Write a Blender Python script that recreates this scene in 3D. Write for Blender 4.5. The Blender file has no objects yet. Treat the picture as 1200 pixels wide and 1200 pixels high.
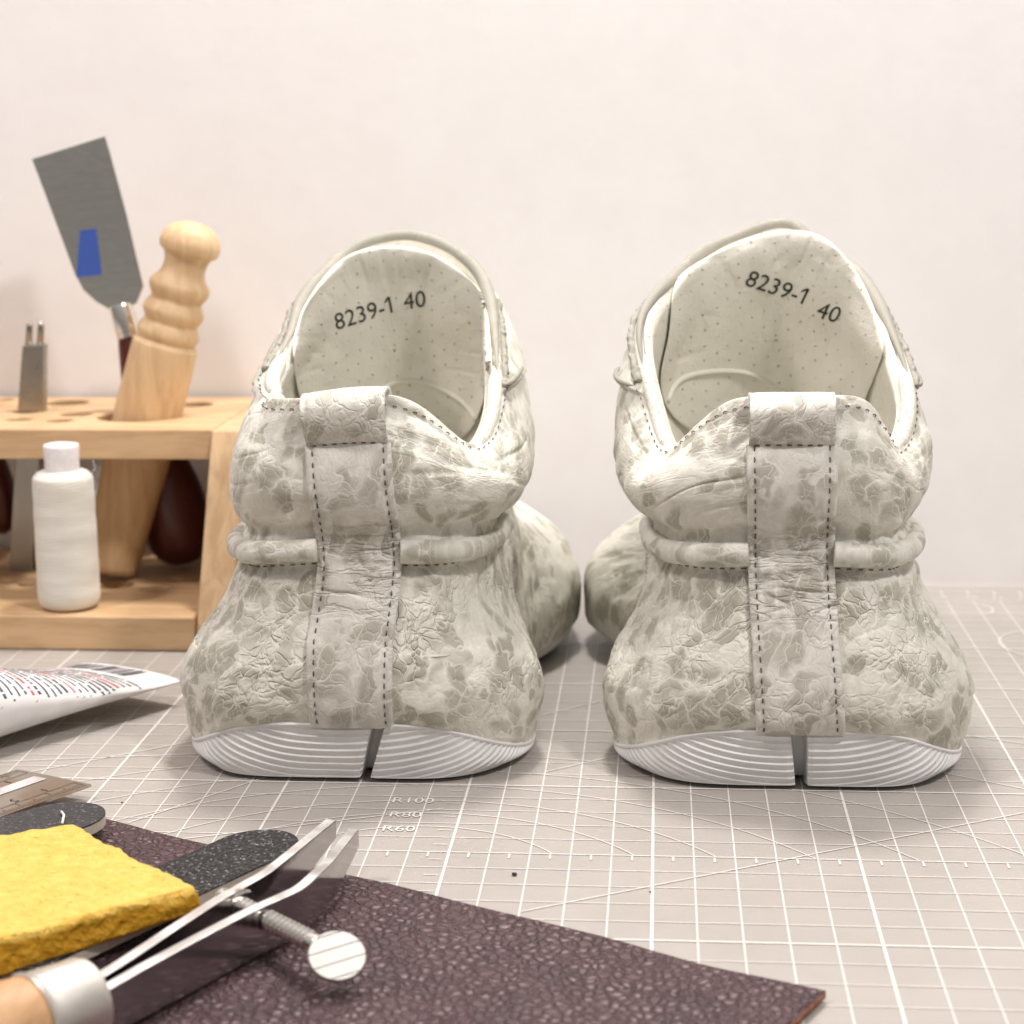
import bpy, bmesh, math, random
import numpy as np
from mathutils import Vector, Matrix
from mathutils.bvhtree import BVHTree
random.seed(4); rng = np.random.default_rng(7)
S = 0.01                                   # all lengths below are in centimetres
scene = bpy.context.scene
COL = scene.collection
PI = math.pi
A = np.array

# ------------------------------------------------------------------ camera solved from the mat's 1 cm grid
F_PX = 2210.4; CAM = A([0.098, -43.761, 17.0])
PITCH, YAW, ROLL = 0.19024309, -0.07900474, -0.00939942
fw = A([math.sin(YAW)*math.cos(PITCH), math.cos(YAW)*math.cos(PITCH), -math.sin(PITCH)])
r0 = np.cross(fw, [0, 0, 1]); r0 /= np.linalg.norm(r0); u0 = np.cross(r0, fw)
rt = math.cos(ROLL)*r0+math.sin(ROLL)*u0; up = -math.sin(ROLL)*r0+math.cos(ROLL)*u0
def ray(x, y): return fw+rt*(x-600)/F_PX-up*(y-600)/F_PX
def aty(x, y, Y): d = ray(x, y); return CAM+d*(Y-CAM[1])/d[1]
def atz(x, y, z=0.): d = ray(x, y); return CAM+d*(z-CAM[2])/d[2]

# ------------------------------------------------------------------ object helpers
def link(o, parent=None):
    COL.objects.link(o)
    if parent is not None: o.parent = parent
    return o
def thing(name, label, cat, group=None, loc=(0, 0, 0)):
    o = bpy.data.objects.new(name, None); o.empty_display_size = .01
    o.location = [c*S for c in loc]; link(o); o['label'] = label; o['category'] = cat
    if group: o['group'] = group
    return o
def tag(o, label, cat, group=None):
    o['label'] = label; o['category'] = cat
    if group: o['group'] = group
    return o
def mesh(name, V, Fc, mat, parent=None, uv=None, smooth=True, attrs=None, sharp=0.):
    V = np.asarray(V, float).reshape(-1, 3)
    off = A([c for c in parent_world(parent)]) if parent is not None else A([0, 0, 0.])
    me = bpy.data.meshes.new(name)
    me.from_pydata((V*S-off).tolist(), [], [list(map(int, f)) for f in Fc])
    if uv is not None:
        uv = np.asarray(uv, float)
        l = me.uv_layers.new(name='uv')
        idx = np.empty(len(me.loops), int); me.loops.foreach_get('vertex_index', idx)
        l.data.foreach_set('uv', uv[idx].astype(np.float32).ravel())
    if attrs:
        for k, a in attrs.items():
            at = me.attributes.new(k, 'FLOAT', 'POINT'); at.data.foreach_set('value', np.asarray(a, np.float32).ravel())
    me.polygons.foreach_set('use_smooth', [smooth]*len(me.polygons))
    if smooth and sharp: me.set_sharp_from_angle(angle=sharp)
    if mat: me.materials.append(mat)
    me.update()
    return link(bpy.data.objects.new(name, me), parent)
def parent_world(p):
    v = Vector((0, 0, 0))
    while p is not None: v += p.location; p = p.parent
    return v
def gridfaces(nv, nu, closed=False, o=0):
    i, j = np.meshgrid(np.arange(nv-1), np.arange(nu if closed else nu-1), indexing='ij')
    j2 = (j+1) % nu
    return (np.stack([i*nu+j, i*nu+j2, (i+1)*nu+j2, (i+1)*nu+j], -1).reshape(-1, 4)+o).tolist()
def bm_obj(name, bm, mat, parent=None, smooth=False, uv=None):
    me = bpy.data.meshes.new(name); bm.to_mesh(me); bm.free()
    V = A([v.co[:] for v in me.vertices]); Fc = [list(p.vertices) for p in me.polygons]
    bpy.data.meshes.remove(me)
    return mesh(name, V, Fc, mat, parent, smooth=smooth, uv=uv)
def frame(d, ref=(0, 0, 1)):
    d = A(d, float); d /= np.linalg.norm(d)
    x = np.cross(ref, d)
    if np.linalg.norm(x) < 1e-4: x = np.cross((0, 1, 0), d)
    x /= np.linalg.norm(x); y = np.cross(d, x)
    return x, y, d
def tube(P, R, n=16, caps=True, flat=None, ref=(0, 0, 1)):
    """swept tube through points P, radius R (scalar/array); flat=(a,b) scales the section"""
    P = A(P, float); m = len(P); R = np.broadcast_to(R, (m,))
    T = np.gradient(P, axis=0); V = []
    a = np.linspace(0, 2*PI, n, endpoint=False)
    fx, fy = flat if flat else (1, 1)
    for i in range(m):
        x, y, d = frame(T[i], ref)
        V.append(P[i]+R[i]*(np.outer(np.cos(a)*fx, x)+np.outer(np.sin(a)*fy, y)))
    V = np.concatenate(V); Fc = [f for f in gridfaces(m, n, True)]
    if caps: Fc += [list(range(n))[::-1], list(range((m-1)*n, m*n))]
    return V, Fc
def lathe(base, axis, prof, n=48, ref=(0, 1, 0)):
    """prof: list of (distance along axis, radius)"""
    base = A(base, float); x, y, d = frame(axis, ref)
    a = np.linspace(0, 2*PI, n, endpoint=False); V = []
    for t, r in prof: V.append(base+d*t+max(r, 1e-4)*(np.outer(np.cos(a), x)+np.outer(np.sin(a), y)))
    V = np.concatenate(V); m = len(prof)
    return V, gridfaces(m, n, True)+[list(range(n))[::-1], list(range((m-1)*n, m*n))]
def smooth_prof(p, n=12):
    p = A(p, float); t = np.arange(len(p)); tt = np.linspace(0, len(p)-1, (len(p)-1)*n+1)
    W = nat_w(len(p), tt); return W@p
def join(parts):
    V = []; Fc = []; o = 0
    for v, f in parts:
        V.append(v); Fc += [[i+o for i in q] for q in f]; o += len(v)
    return np.concatenate(V), Fc
def box(x0, x1, y0, y1, z0, z1):
    V = A([(x, y, z) for z in (z0, z1) for y in (y0, y1) for x in (x0, x1)], float)
    return V, [[0, 2, 3, 1], [4, 5, 7, 6], [0, 1, 5, 4], [2, 6, 7, 3], [0, 4, 6, 2], [1, 3, 7, 5]]
def bevel_obj(o, w, seg=3):
    m = o.modifiers.new('bevel', 'BEVEL'); m.width = w*S; m.segments = seg; m.limit_method = 'ANGLE'; m.angle_limit = .6
    m.harden_normals = False
    return o
def prism(poly, z0, z1):
    """poly Nx2 (ccw) vertical prism; z1 may be an array"""
    poly = A(poly, float); n = len(poly)
    b = np.c_[poly, np.broadcast_to(z0, n)]; t = np.c_[poly, np.broadcast_to(z1, n)]
    return np.r_[b, t], [list(range(n))[::-1], list(range(n, 2*n))]+[[i, (i+1) % n, n+(i+1) % n, n+i] for i in range(n)]
def plate_holes(name, outline, holes, z0, z1, mat, parent, bev=.06):
    """flat plate with round holes, made through a filled 2D curve"""
    cu = bpy.data.curves.new(name, 'CURVE'); cu.dimensions = '2D'; cu.fill_mode = 'BOTH'
    def poly(pts):
        s = cu.splines.new('POLY'); s.points.add(len(pts)-1)
        for q, (x, y) in zip(s.points, pts): q.co = (x, y, 0, 1)
        s.use_cyclic_u = True
    poly(outline)
    for (x, y, r) in holes: poly([(x+r*math.cos(t), y+r*math.sin(t)) for t in np.linspace(0, 2*PI, 40, endpoint=False)])
    cu.extrude = (z1-z0)/2-bev; cu.bevel_depth = bev; cu.bevel_resolution = 2; cu.offset = -bev
    o = bpy.data.objects.new(name, cu); COL.objects.link(o)
    bpy.context.view_layer.update()
    me = o.evaluated_get(bpy.context.evaluated_depsgraph_get()).to_mesh()
    V = A([v.co[:] for v in me.vertices])+A([0, 0, (z0+z1)/2]); Fc = [list(p.vertices) for p in me.polygons]
    o.to_mesh_clear(); bpy.data.objects.remove(o); bpy.data.curves.remove(cu)
    return mesh(name, V, Fc, mat, parent, smooth=False)
def text_mesh(s, size, shear=0., res=3):
    cu = bpy.data.curves.new('t', 'FONT'); cu.body = s; cu.size = size; cu.resolution_u = res; cu.shear = shear
    cu.align_x = 'CENTER'; cu.align_y = 'CENTER'
    o = bpy.data.objects.new('t', cu); COL.objects.link(o); bpy.context.view_layer.update()
    me = o.evaluated_get(bpy.context.evaluated_depsgraph_get()).to_mesh()
    bm = bmesh.new(); bm.from_mesh(me); bmesh.ops.triangulate(bm, faces=bm.faces[:])
    V = A([v.co[:2] for v in bm.verts]); Fc = [[v.index for v in f.verts] for f in bm.faces]; bm.free()
    o.to_mesh_clear(); bpy.data.objects.remove(o); bpy.data.curves.remove(cu)
    return V, Fc

# ------------------------------------------------------------------ splines and noise
def nat_M(n):
    M = np.zeros((n, n)); R = np.zeros((n, n)); M[0, 0] = M[-1, -1] = 1
    for i in range(1, n-1): M[i, i-1:i+2] = [1, 4, 1]; R[i, i-1:i+2] = [6, -12, 6]
    return np.linalg.solve(M, R)
def per_M(n):
    M = np.zeros((n, n)); R = np.zeros((n, n))
    for i in range(n):
        for k, m, r in ((-1, 1, 6), (0, 4, -12), (1, 1, 6)): M[i, (i+k) % n] += m; R[i, (i+k) % n] += r
    return np.linalg.solve(M, R)
def nat_w(n, t):
    t = np.clip(np.asarray(t, float), 0, n-1-1e-9); i = t.astype(int); f = t-i; g = 1-f; K = nat_M(n); I = np.eye(n)
    return g[:, None]*I[i]+f[:, None]*I[i+1]+((g**3-g)/6)[:, None]*K[i]+((f**3-f)/6)[:, None]*K[i+1]
def per_w(n, t):
    t = np.mod(np.asarray(t, float), n); i = t.astype(int) % n; f = t-np.floor(t); g = 1-f; K = per_M(n); I = np.eye(n); j = (i+1) % n
    return g[:, None]*I[i]+f[:, None]*I[j]+((g**3-g)/6)[:, None]*K[i]+((f**3-f)/6)[:, None]*K[j]
def hsh(i, j, k, s):
    n = (i*374761393+j*668265263+k*2147483647+s*974634777) & 0xffffffff
    n = ((n ^ (n >> 13))*1274126177) & 0xffffffff
    return ((n ^ (n >> 16)) & 0xffff)/65535.
def vnoise(P, s=0):
    P = np.asarray(P, float); i = np.floor(P).astype(np.int64); f = P-i; f = f*f*(3-2*f); o = 0
    for a in (0, 1):
        for b in (0, 1):
            for c in (0, 1):
                w = (f[..., 0] if a else 1-f[..., 0])*(f[..., 1] if b else 1-f[..., 1])*(f[..., 2] if c else 1-f[..., 2])
                o = o+w*hsh(i[..., 0]+a, i[..., 1]+b, i[..., 2]+c, s)
    return o*2-1
def fbm(P, s=0, n=3):
    return sum(vnoise(P*2**k+k*17.3, s+k)*.5**k for k in range(n))
def sstep(a, b, x): t = np.clip((x-a)/(b-a), 0, 1); return t*t*(3-2*t)
def ridged(P, s): return np.exp(-(vnoise(P, s)/.13)**2)

# ------------------------------------------------------------------ material helper
class N:
    def __init__(s, name):
        s.m = bpy.data.materials.new(name); s.m.use_nodes = True; s.t = s.m.node_tree; s.t.nodes.clear()
        s.o = s.t.nodes.new('ShaderNodeOutputMaterial'); s.b = s.t.nodes.new('ShaderNodeBsdfPrincipled')
        s.t.links.new(s.b.outputs[0], s.o.inputs[0])
    def n(s, typ, ins=None, **kw):
        x = s.t.nodes.new('ShaderNode'+typ)
        for k, v in kw.items(): setattr(x, k, v)
        for k, v in (ins or {}).items(): s.put(x.inputs[k], v)
        return x
    def put(s, sock, v):
        if isinstance(v, bpy.types.NodeSocket): s.t.links.new(v, sock)
        else:
            if isinstance(v, (tuple, list)) and len(v) == 3 and sock.type == 'RGBA': v = (*v, 1)
            sock.default_value = v
    def math(s, op, a, b=0., c=0.):
        x = s.n('Math', {0: a, 1: b, 2: c}, operation=op); return x.outputs[0]
    def vmath(s, op, a, b=(0, 0, 0)):
        x = s.n('VectorMath', operation=op); s.put(x.inputs[0], a)
        if op == 'SCALE': s.put(x.inputs['Scale'], b)
        else: s.put(x.inputs[1], b)
        return x.outputs[0]
    def ramp(s, f, a, b, c=0., d=1.):
        return s.n('MapRange', {0: f, 1: a, 2: b, 3: c, 4: d}, interpolation_type='SMOOTHSTEP').outputs[0]
    def mix(s, f, a, b):
        x = s.n('Mix', data_type='RGBA'); s.put(x.inputs[0], f); s.put(x.inputs[6], a); s.put(x.inputs[7], b); return x.outputs[2]
    def noise(s, v, sc, det=3., rough=.5, dist=0.):
        return s.n('TexNoise', {'Vector': v, 'Scale': sc, 'Detail': det, 'Roughness': rough, 'Distortion': dist})
    def voro(s, v, sc, feat='F1', rnd=1.):
        return s.n('TexVoronoi', {'Vector': v, 'Scale': sc, 'Randomness': rnd}, feature=feat)
    def obj(s):
        return s.vmath('SCALE', s.n('TexCoord').outputs['Object'], 100.)   # in centimetres
    def uv(s): return s.n('UVMap', uv_map='uv').outputs[0]
    def bump(s, h, dist, strength=1., prev=None):
        x = s.n('Bump', {'Height': h, 'Distance': dist*S, 'Strength': strength})
        if prev is not None: s.put(x.inputs['Normal'], prev)
        return x.outputs[0]
    def set(s, **kw):
        for k, v in kw.items(): s.put(s.b.inputs[k.replace('_', ' ')], v)
        return s.m
def simple(name, col, rough=.5, metal=0., bumpamt=0., bsc=8., **kw):
    m = N(name); c = m.obj(); nz = m.noise(c, bsc, 4).outputs[0]
    m.set(Base_Color=m.mix(m.ramp(nz, .3, .7), tuple(x*.93 for x in col), tuple(min(1, x*1.05) for x in col)), Roughness=rough, Metallic=metal)
    if bumpamt: m.set(Normal=m.bump(nz, bumpamt))
    for k, v in kw.items(): m.set(**{k: v})
    return m.m

def leather(name, seed, crack=1., hw=0., blot=.5, pale=(.74, .72, .645), dark=(.335, .315, .25), cell=1.75):
    """mottled, creased nubuck: pale ground, beige-grey cells, pale veins"""
    m = N(name); base = m.vmath('ADD', m.uv(), (seed*7.1, seed*3.7, seed*1.3))
    wn = m.noise(base, .9, 3).outputs['Color']
    w = m.vmath('ADD', base, m.vmath('SCALE', m.vmath('SUBTRACT', wn, (.5, .5, .5)), 1.5))
    at = m.n('Attribute', attribute_name='crack').outputs['Fac']
    sk = m.n('VectorRotate', {'Vector': w, 'Angle': .45}, rotation_type='Z_AXIS').outputs[0]
    wa = m.vmath('MULTIPLY', sk, (1., .66, 1))
    v = m.voro(wa, cell, 'F1'); ve = m.voro(wa, cell, 'DISTANCE_TO_EDGE').outputs['Distance']
    rnd = m.n('SeparateColor', {0: v.outputs['Color']}).outputs[0]
    big = m.noise(base, .42, 2)
    bs = m.n('SeparateColor', {0: big.outputs['Color']})
    fine = m.noise(w, 4.2, 4, .65).outputs[0]
    sel = m.ramp(m.math('ADD', m.math('MULTIPLY', big.outputs[0], 1.5), m.math('MULTIPLY', rnd, .55)), blot+.32, blot+.58)
    dd = m.math('ADD', v.outputs['Distance'], m.math('MULTIPLY', m.math('SUBTRACT', fine, .5), .30))
    shape = m.math('MULTIPLY', m.ramp(dd, .76, .36), m.ramp(ve, 0., .06, .1, 1.))
    mask = m.math('MULTIPLY', sel, shape)
    w2 = m.vmath('ADD', base, m.vmath('SCALE', wn, 1.35))
    e2 = m.voro(m.vmath('MULTIPLY', w2, (1.25, .95, 1)), 2.5, 'DISTANCE_TO_EDGE').outputs['Distance']
    cn = m.ramp(bs.outputs[1], .42, .60)
    amt = m.math('MULTIPLY', m.math('ADD', m.math('MULTIPLY', cn, .85), .15), at)
    vein = m.math('MULTIPLY', m.math('SUBTRACT', 1., m.ramp(e2, .0, .045)), m.math('MAXIMUM', m.math('MULTIPLY', amt, .8), m.math('MULTIPLY', mask, .45)))
    smoke = m.noise(m.vmath('MULTIPLY', w, (1.3, .7, 1)), .8, 4, .6).outputs[0]
    g = m.mix(m.ramp(m.math('ADD', m.math('MULTIPLY', fine, .5), m.math('MULTIPLY', smoke, .5)), .38, .62), pale, tuple(a*.74+b*.26 for a, b in zip(pale, dark)))
    c = m.mix(m.math('MULTIPLY', mask, .82), g, dark)
    c = m.mix(vein, c, tuple(min(1, x*1.15) for x in pale))
    gr = m.noise(base, 15., 3, .65).outputs[0]
    c = m.mix(m.ramp(gr, .3, .75, 0., .13), c, (.30, .28, .23))
    h = m.math('ADD', m.math('MULTIPLY', m.ramp(ve, 0., .10), .7), m.math('MULTIPLY', m.ramp(e2, 0., .15), .8))
    h = m.math('MULTIPLY', h, amt)
    if hw:
        ha = m.n('Attribute', attribute_name='hwr').outputs['Fac']
        hn = m.noise(m.vmath('MULTIPLY', base, (1., 3.2, 1.)), .95, 3, .5, .5).outputs[0]
        h = m.math('ADD', h, m.math('MULTIPLY', m.ramp(m.math('ABSOLUTE', m.math('SUBTRACT', hn, .5)), 0., .09), ha))
    h = m.math('ADD', h, m.math('MULTIPLY', gr, .30))
    m.set(Base_Color=c, Roughness=.58, Normal=m.bump(h, .030*crack))
    m.b.inputs['Specular IOR Level'].default_value = .32
    return m.m

def lining_mat(name, col=(.77, .745, .655)):
    m = N(name); uv = m.uv()
    uj = m.vmath('ADD', uv, m.vmath('SCALE', m.noise(uv, .9, 2).outputs['Color'], .45))
    g = m.n('SeparateXYZ', {0: m.vmath('MULTIPLY', m.n('VectorRotate', {'Vector': uj, 'Angle': .5}, rotation_type='Z_AXIS').outputs[0], (2.5, 2.5, 1))})
    row = m.math('FLOOR', g.outputs[1])
    fx = m.math('FRACT', m.math('ADD', g.outputs[0], m.math('MULTIPLY', row, .5)))
    fy = m.math('FRACT', g.outputs[1])
    d = m.math('SQRT', m.math('ADD', m.math('POWER', m.math('SUBTRACT', fx, .5), 2.), m.math('POWER', m.math('SUBTRACT', fy, .5), 2.)))
    dot = m.math('MULTIPLY', m.ramp(d, .04, .09, 1., 0.), m.ramp(m.noise(uv, 1.1, 2).outputs[0], .38, .6, .25, .9))
    n1 = m.noise(uv, 1.3, 4).outputs[0]
    m.set(Base_Color=m.mix(m.math('MULTIPLY', dot, .6), m.mix(m.ramp(n1, .3, .7), tuple(x*.93 for x in col), col), (.20, .17, .11)), Roughness=.5)
    cr = m.voro(m.vmath('ADD', uv, m.vmath('SCALE', m.noise(uv, 2.).outputs['Color'], .5)), 4., 'DISTANCE_TO_EDGE').outputs['Distance']
    nb = m.bump(m.math('ADD', m.math('MULTIPLY', dot, -1.2), m.math('MULTIPLY', m.ramp(cr, 0., .12), .08)), .05)
    wr = m.noise(m.vmath('MULTIPLY', uv, (2.4, .9, 1)), 1., 4, .6, .8).outputs[0]
    nb = m.bump(m.ramp(m.math('ABSOLUTE', m.math('SUBTRACT', wr, .5)), 0., .1), .007, .8, nb)
    nb = m.bump(m.noise(uv, 22., 3).outputs[0], .008, 1., nb)
    return m.set(Normal=nb)

def wood(name, light, dark, axis='X', sc=1.):
    m = N(name); c = m.obj()
    st = {'X': (.12, 1.3, 1.3), 'Y': (1.3, .12, 1.3), 'Z': (1.3, 1.3, .12)}[axis]
    q = m.vmath('MULTIPLY', c, tuple(x*sc for x in st))
    q = m.vmath('ADD', q, m.vmath('SCALE', m.noise(c, .25, 2).outputs['Color'], 1.2))
    ring = m.noise(q, 1.6, 5, .6, .4).outputs[0]
    pore = m.noise(m.vmath('MULTIPLY', c, tuple(x*7*sc for x in st)), 1.6, 3, .7).outputs[0]
    col = m.mix(m.ramp(ring, .38, .62), light, dark)
    col = m.mix(m.ramp(pore, .55, .8, 0., .35), col, tuple(x*.62 for x in dark))
    m.set(Base_Color=col, Roughness=.5, Normal=m.bump(pore, .012))
    return m.m
def metal(name, col, rough, brush=0., bdir=(1, 12, 1)):
    m = N(name); c = m.obj(); nz = m.noise(m.vmath('MULTIPLY', c, bdir), 3., 4).outputs[0]
    sm = m.noise(c, .9, 3).outputs[0]
    m.set(Base_Color=col, Metallic=1., Roughness=m.ramp(sm, .3, .7, rough*.8, rough*1.35))
    if brush: m.set(Normal=m.bump(nz, brush))
    return m.m

M = {}
M['stitch'] = simple('stitch_thread', (.12, .105, .08), .7)
M['rubber'] = None
def rubber():
    m = N('white_rubber'); c = m.obj(); nz = m.noise(c, 14., 4).outputs[0]; d = m.noise(c, .8, 4).outputs[0]
    m.set(Base_Color=m.mix(m.ramp(d, .35, .75), (.77, .76, .75), (.66, .65, .64)), Roughness=.48, Normal=m.bump(nz, .012))
    m.b.inputs['Subsurface Weight'].default_value = .04; m.b.inputs['Subsurface Radius'].default_value = (.003, .003, .003)
    return m.m
M['rubber'] = rubber()
M['ink'] = simple('black_ink', (.02, .022, .018), .6)
M['wood_rack'] = wood('rack_beech', (.64, .43, .24), (.53, .34, .18), 'X')
M['wood_side'] = wood('rack_beech_side', (.65, .45, .26), (.52, .34, .185), 'Z')
M['wood_tool'] = wood('pale_beech', (.68, .48, .275), (.58, .385, .205), 'Z')
M['wood_handle'] = wood('handle_beech', (.54, .32, .16), (.45, .25, .115), 'Y')
M['steel'] = metal('polished_steel', (.42, .40, .40), .10, .002)  # dark base stands in for the dark reflections on the leg sides
M['steel_dull'] = metal('brushed_steel', (.36, .335, .30), .30, .006, (10, 1, 1))
M['steel_mirror'] = metal('mirror_blade', (.60, .57, .52), .12)
M['ground'] = metal('leg_top_shine_steel', (.86, .84, .83), .36, .004)  # paler steel that paints the shine on top of the tool legs
M['chrome'] = metal('nickel', (.86, .82, .76), .16, .003)
M['dark_red'] = simple('dark_red_lacquered_wood', (.085, .018, .014), .28, bsc=3.)
M['thread'] = None

# ------------------------------------------------------------------ setting: wall and table
def wall_mat():
    m = N('painted_plaster'); c = m.obj()
    a = m.noise(c, .55, 5, .6).outputs[0]; b = m.noise(c, 2.6, 5, .62).outputs[0]
    m.set(Base_Color=m.mix(m.ramp(a, .3, .7), (.80, .775, .765), (.82, .80, .79)), Roughness=.75, Normal=m.bump(b, .008, 1., m.bump(a, .016)))
    return m.m
o = mesh('wall', *box(-120, 120, 30.1, 34, -4, 110), wall_mat(), smooth=False); o['kind'] = 'structure'
o = mesh('table_top', *box(-120, 120, -60, 30.1, -4, -.3), simple('table_laminate', (.55, .50, .46), .5), smooth=False); o['kind'] = 'structure'

# ------------------------------------------------------------------ cutting mat
def mat_mat():
    m = N('mat_vinyl'); c = m.obj(); g = m.noise(c, 22., 3).outputs[0]; b = m.noise(c, .35, 4).outputs[0]
    sp = m.ramp(m.noise(c, 5., 6, .7).outputs[0], .68, .78)
    col = m.mix(m.ramp(b, .3, .7), (.355, .325, .295), (.385, .352, .32))
    col = m.mix(m.math('MULTIPLY', sp, .25), col, (.28, .24, .20))
    m.set(Base_Color=col, Roughness=.42, Normal=m.bump(g, .01))
    return m.m
mat_top = mesh('cutting_mat', *box(-42, 46, -56, 29.35, -.28, 0), mat_mat(), smooth=False)
tag(mat_top, 'greige self healing cutting mat with a white printed grid under the shoes', 'cutting mat')
MV, MF = [], []
def strip(p, q, w, z=.012):
    p = A(p[:2], float); q = A(q[:2], float); d = q-p; d /= np.linalg.norm(d); n = A([-d[1], d[0]])*w/2; o = len(MV)
    MV.extend([(*(p+n), z), (*(p-n), z), (*(q-n), z), (*(q+n), z)]); MF.append([o, o+1, o+2, o+3])
def pline(P, w, z):
    for a, b in zip(P[:-1], P[1:]): strip(a, b, w, z)
for X in range(-40, 45):
    strip((X, -54), (X, 27.0), .070 if X % 5 == 0 else .038, .012)
for Y in range(-54, 28):
    strip((-40, Y), (44, Y), .072 if (Y % 5 == 0 and Y != 0) else (.05 if Y == 0 else .034), .016)
strip((-40, 28.6), (44, 28.6), .05, .012)
for k in range(-40, 44):
    strip((k+.5, -.06), (k+.5, -.34), .05, .02); strip((k, 27.9), (k, 28.6), .05, .016)
    if k < 27: strip((-5.45, k+.5), (-5.1, k+.5), .035, .02)
AX = -5.75
for c_, s_ in ((3.3, 1.75), (5.3, 2.75), (7.3, 3.7), (9.7, 4.9), (12.2, 6.2), (15.2, 7.6)):
    t = np.linspace(-1, 1, 41); R_ = (c_*c_+s_*s_)/(2*s_); a0 = math.asin(min(1, c_/R_))
    pline([(AX+R_*math.sin(a0*k), s_-R_+R_*math.cos(a0*k)) for k in t], .035, .020)
for p, q in (((611, 1069), (1200, 953)), ((0, 893), (330, 880)), ((0, 912), (232, 868)), ((150, 965), (330, 905)), ((160, 990), (520, 948)),
             ((640, 905), (900, 845)), ((690, 800), (1200, 872)), ((1100, 905), (1200, 925)), ((636, 838), (705, 822))):
    strip(atz(*p), atz(*q), .04, .022)
def put_text(s, pos, size, ang=0., z=.024, sx=1.):
    V, Fc = text_mesh(s, size); o = len(MV); c, sn = math.cos(ang), math.sin(ang)
    for x, y in V: MV.append((pos[0]+c*x*sx-sn*y, pos[1]+sn*x*sx+c*y, z))
    MF.extend([[i+o for i in f] for f in Fc])
for s_, p in (('R60', (467, 972)), ('R80', (475, 955.5)), ('R100', (484, 939))):
    put_text(s_, atz(*p), .55)
for k in range(0, 44): put_text(str(abs(k-2)), (k, 28.05-.6), .5)
# rounded badge frames printed near the far edge
def badge(x0, x1, y0, y1, r):
    P = []
    for cx, cy, a in ((x1-r, y1-r, 0), (x0+r, y1-r, PI/2), (x0+r, y0+r, PI), (x1-r, y0+r, 1.5*PI)):
        P += [(cx+r*math.cos(a+t), cy+r*math.sin(a+t)) for t in np.linspace(0, PI/2, 8)]
    pline(P+[P[0]], .06, .026)
badge(4, 12.5, 24.6, 26.6, 1.); badge(11.9, 24, 18.5, 22.6, 2.0)
mp = simple('mat_print', (.70, .665, .63), .5)
mesh('printed_grid', MV, MF, mp, mat_top, smooth=False)

# ------------------------------------------------------------------ the shoes
# half outlines, heel centre -> toe tip, per level: (x, y, z)
LV = [
 [(0,.22,1.72),(2.5,.38,1.6),(4.2,1.35,.92),(5.0,4,.35),(4.9,8,.6),(5.2,12,.7),(5.6,15.3,.9),(4.5,20.0,1.2),(2.4,23.1,1.8),(0,24.1,2.1)],
 [(0,.0,2.35),(2.65,.12,2.25),(4.5,1.25,2.0),(5.27,3.9,1.75),(5.1,8,1.9),(5.5,12,2.0),(5.8,15.3,2.2),(4.6,20.1,2.6),(2.4,23.1,3.0),(0,24.0,3.2)],
 [(0,.12,3.45),(2.5,.28,3.4),(4.2,1.4,3.3),(4.92,3.9,3.15),(4.85,8,3.4),(5.1,12,3.5),(5.3,15.2,3.5),(4.1,19.4,3.8),(2.1,22.2,4.0),(0,23.0,4.1)],
 [(0,.62,4.75),(2.2,.8,4.75),(3.6,1.8,4.7),(4.22,4.1,4.7),(4.3,8,4.8),(4.5,11.8,4.8),(4.5,14.5,4.8),(3.4,18.1,4.9),(1.8,20.3,5.0),(0,21.0,5.1)],
 [(0,.85,5.85),(2.05,1.0,5.85),(3.4,1.9,5.85),(3.98,4.1,5.8),(4.05,8,6.0),(4.2,11.3,5.9),(4.0,13.9,5.8),(2.95,16.8,5.7),(1.55,18.6,5.7),(0,19.2,5.8)],
 [(0,.85,6.85),(2.05,1.0,6.85),(3.42,1.9,6.8),(4.0,4.0,6.75),(4.08,7.8,7.0),(4.15,10.7,7.2),(3.8,13,7.1),(2.65,15.3,6.75),(1.4,16.8,6.6),(0,17.3,6.6)],
 [(0,.42,8.0),(2.2,.6,7.95),(3.72,1.6,7.75),(4.38,3.8,7.6),(4.4,7.2,8.1),(4.2,10.0,8.6),(3.6,12.1,8.5),(2.4,13.8,8.2),(1.2,14.8,8.0),(0,15.1,8.0)],
 [(0,.62,9.3),(2.15,.85,9.15),(3.65,1.75,8.5),(4.42,3.65,8.75),(4.35,6.5,9.7),(4.05,9.3,10.4),(3.5,11.5,10.7),(2.3,12.9,10.7),(1.15,13.7,10.6),(0,13.9,10.6)],
 [(0,1.15,10.45),(2.05,1.5,10.25),(3.45,2.7,8.95),(4.05,4.1,9.9),(3.9,6.3,11.3),(3.5,8.7,12.45),(2.85,10.6,13.3),(1.9,11.7,13.85),(.95,12.2,14.1),(0,12.35,14.2)],
]
NU = 18; NL = len(LV)
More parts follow.
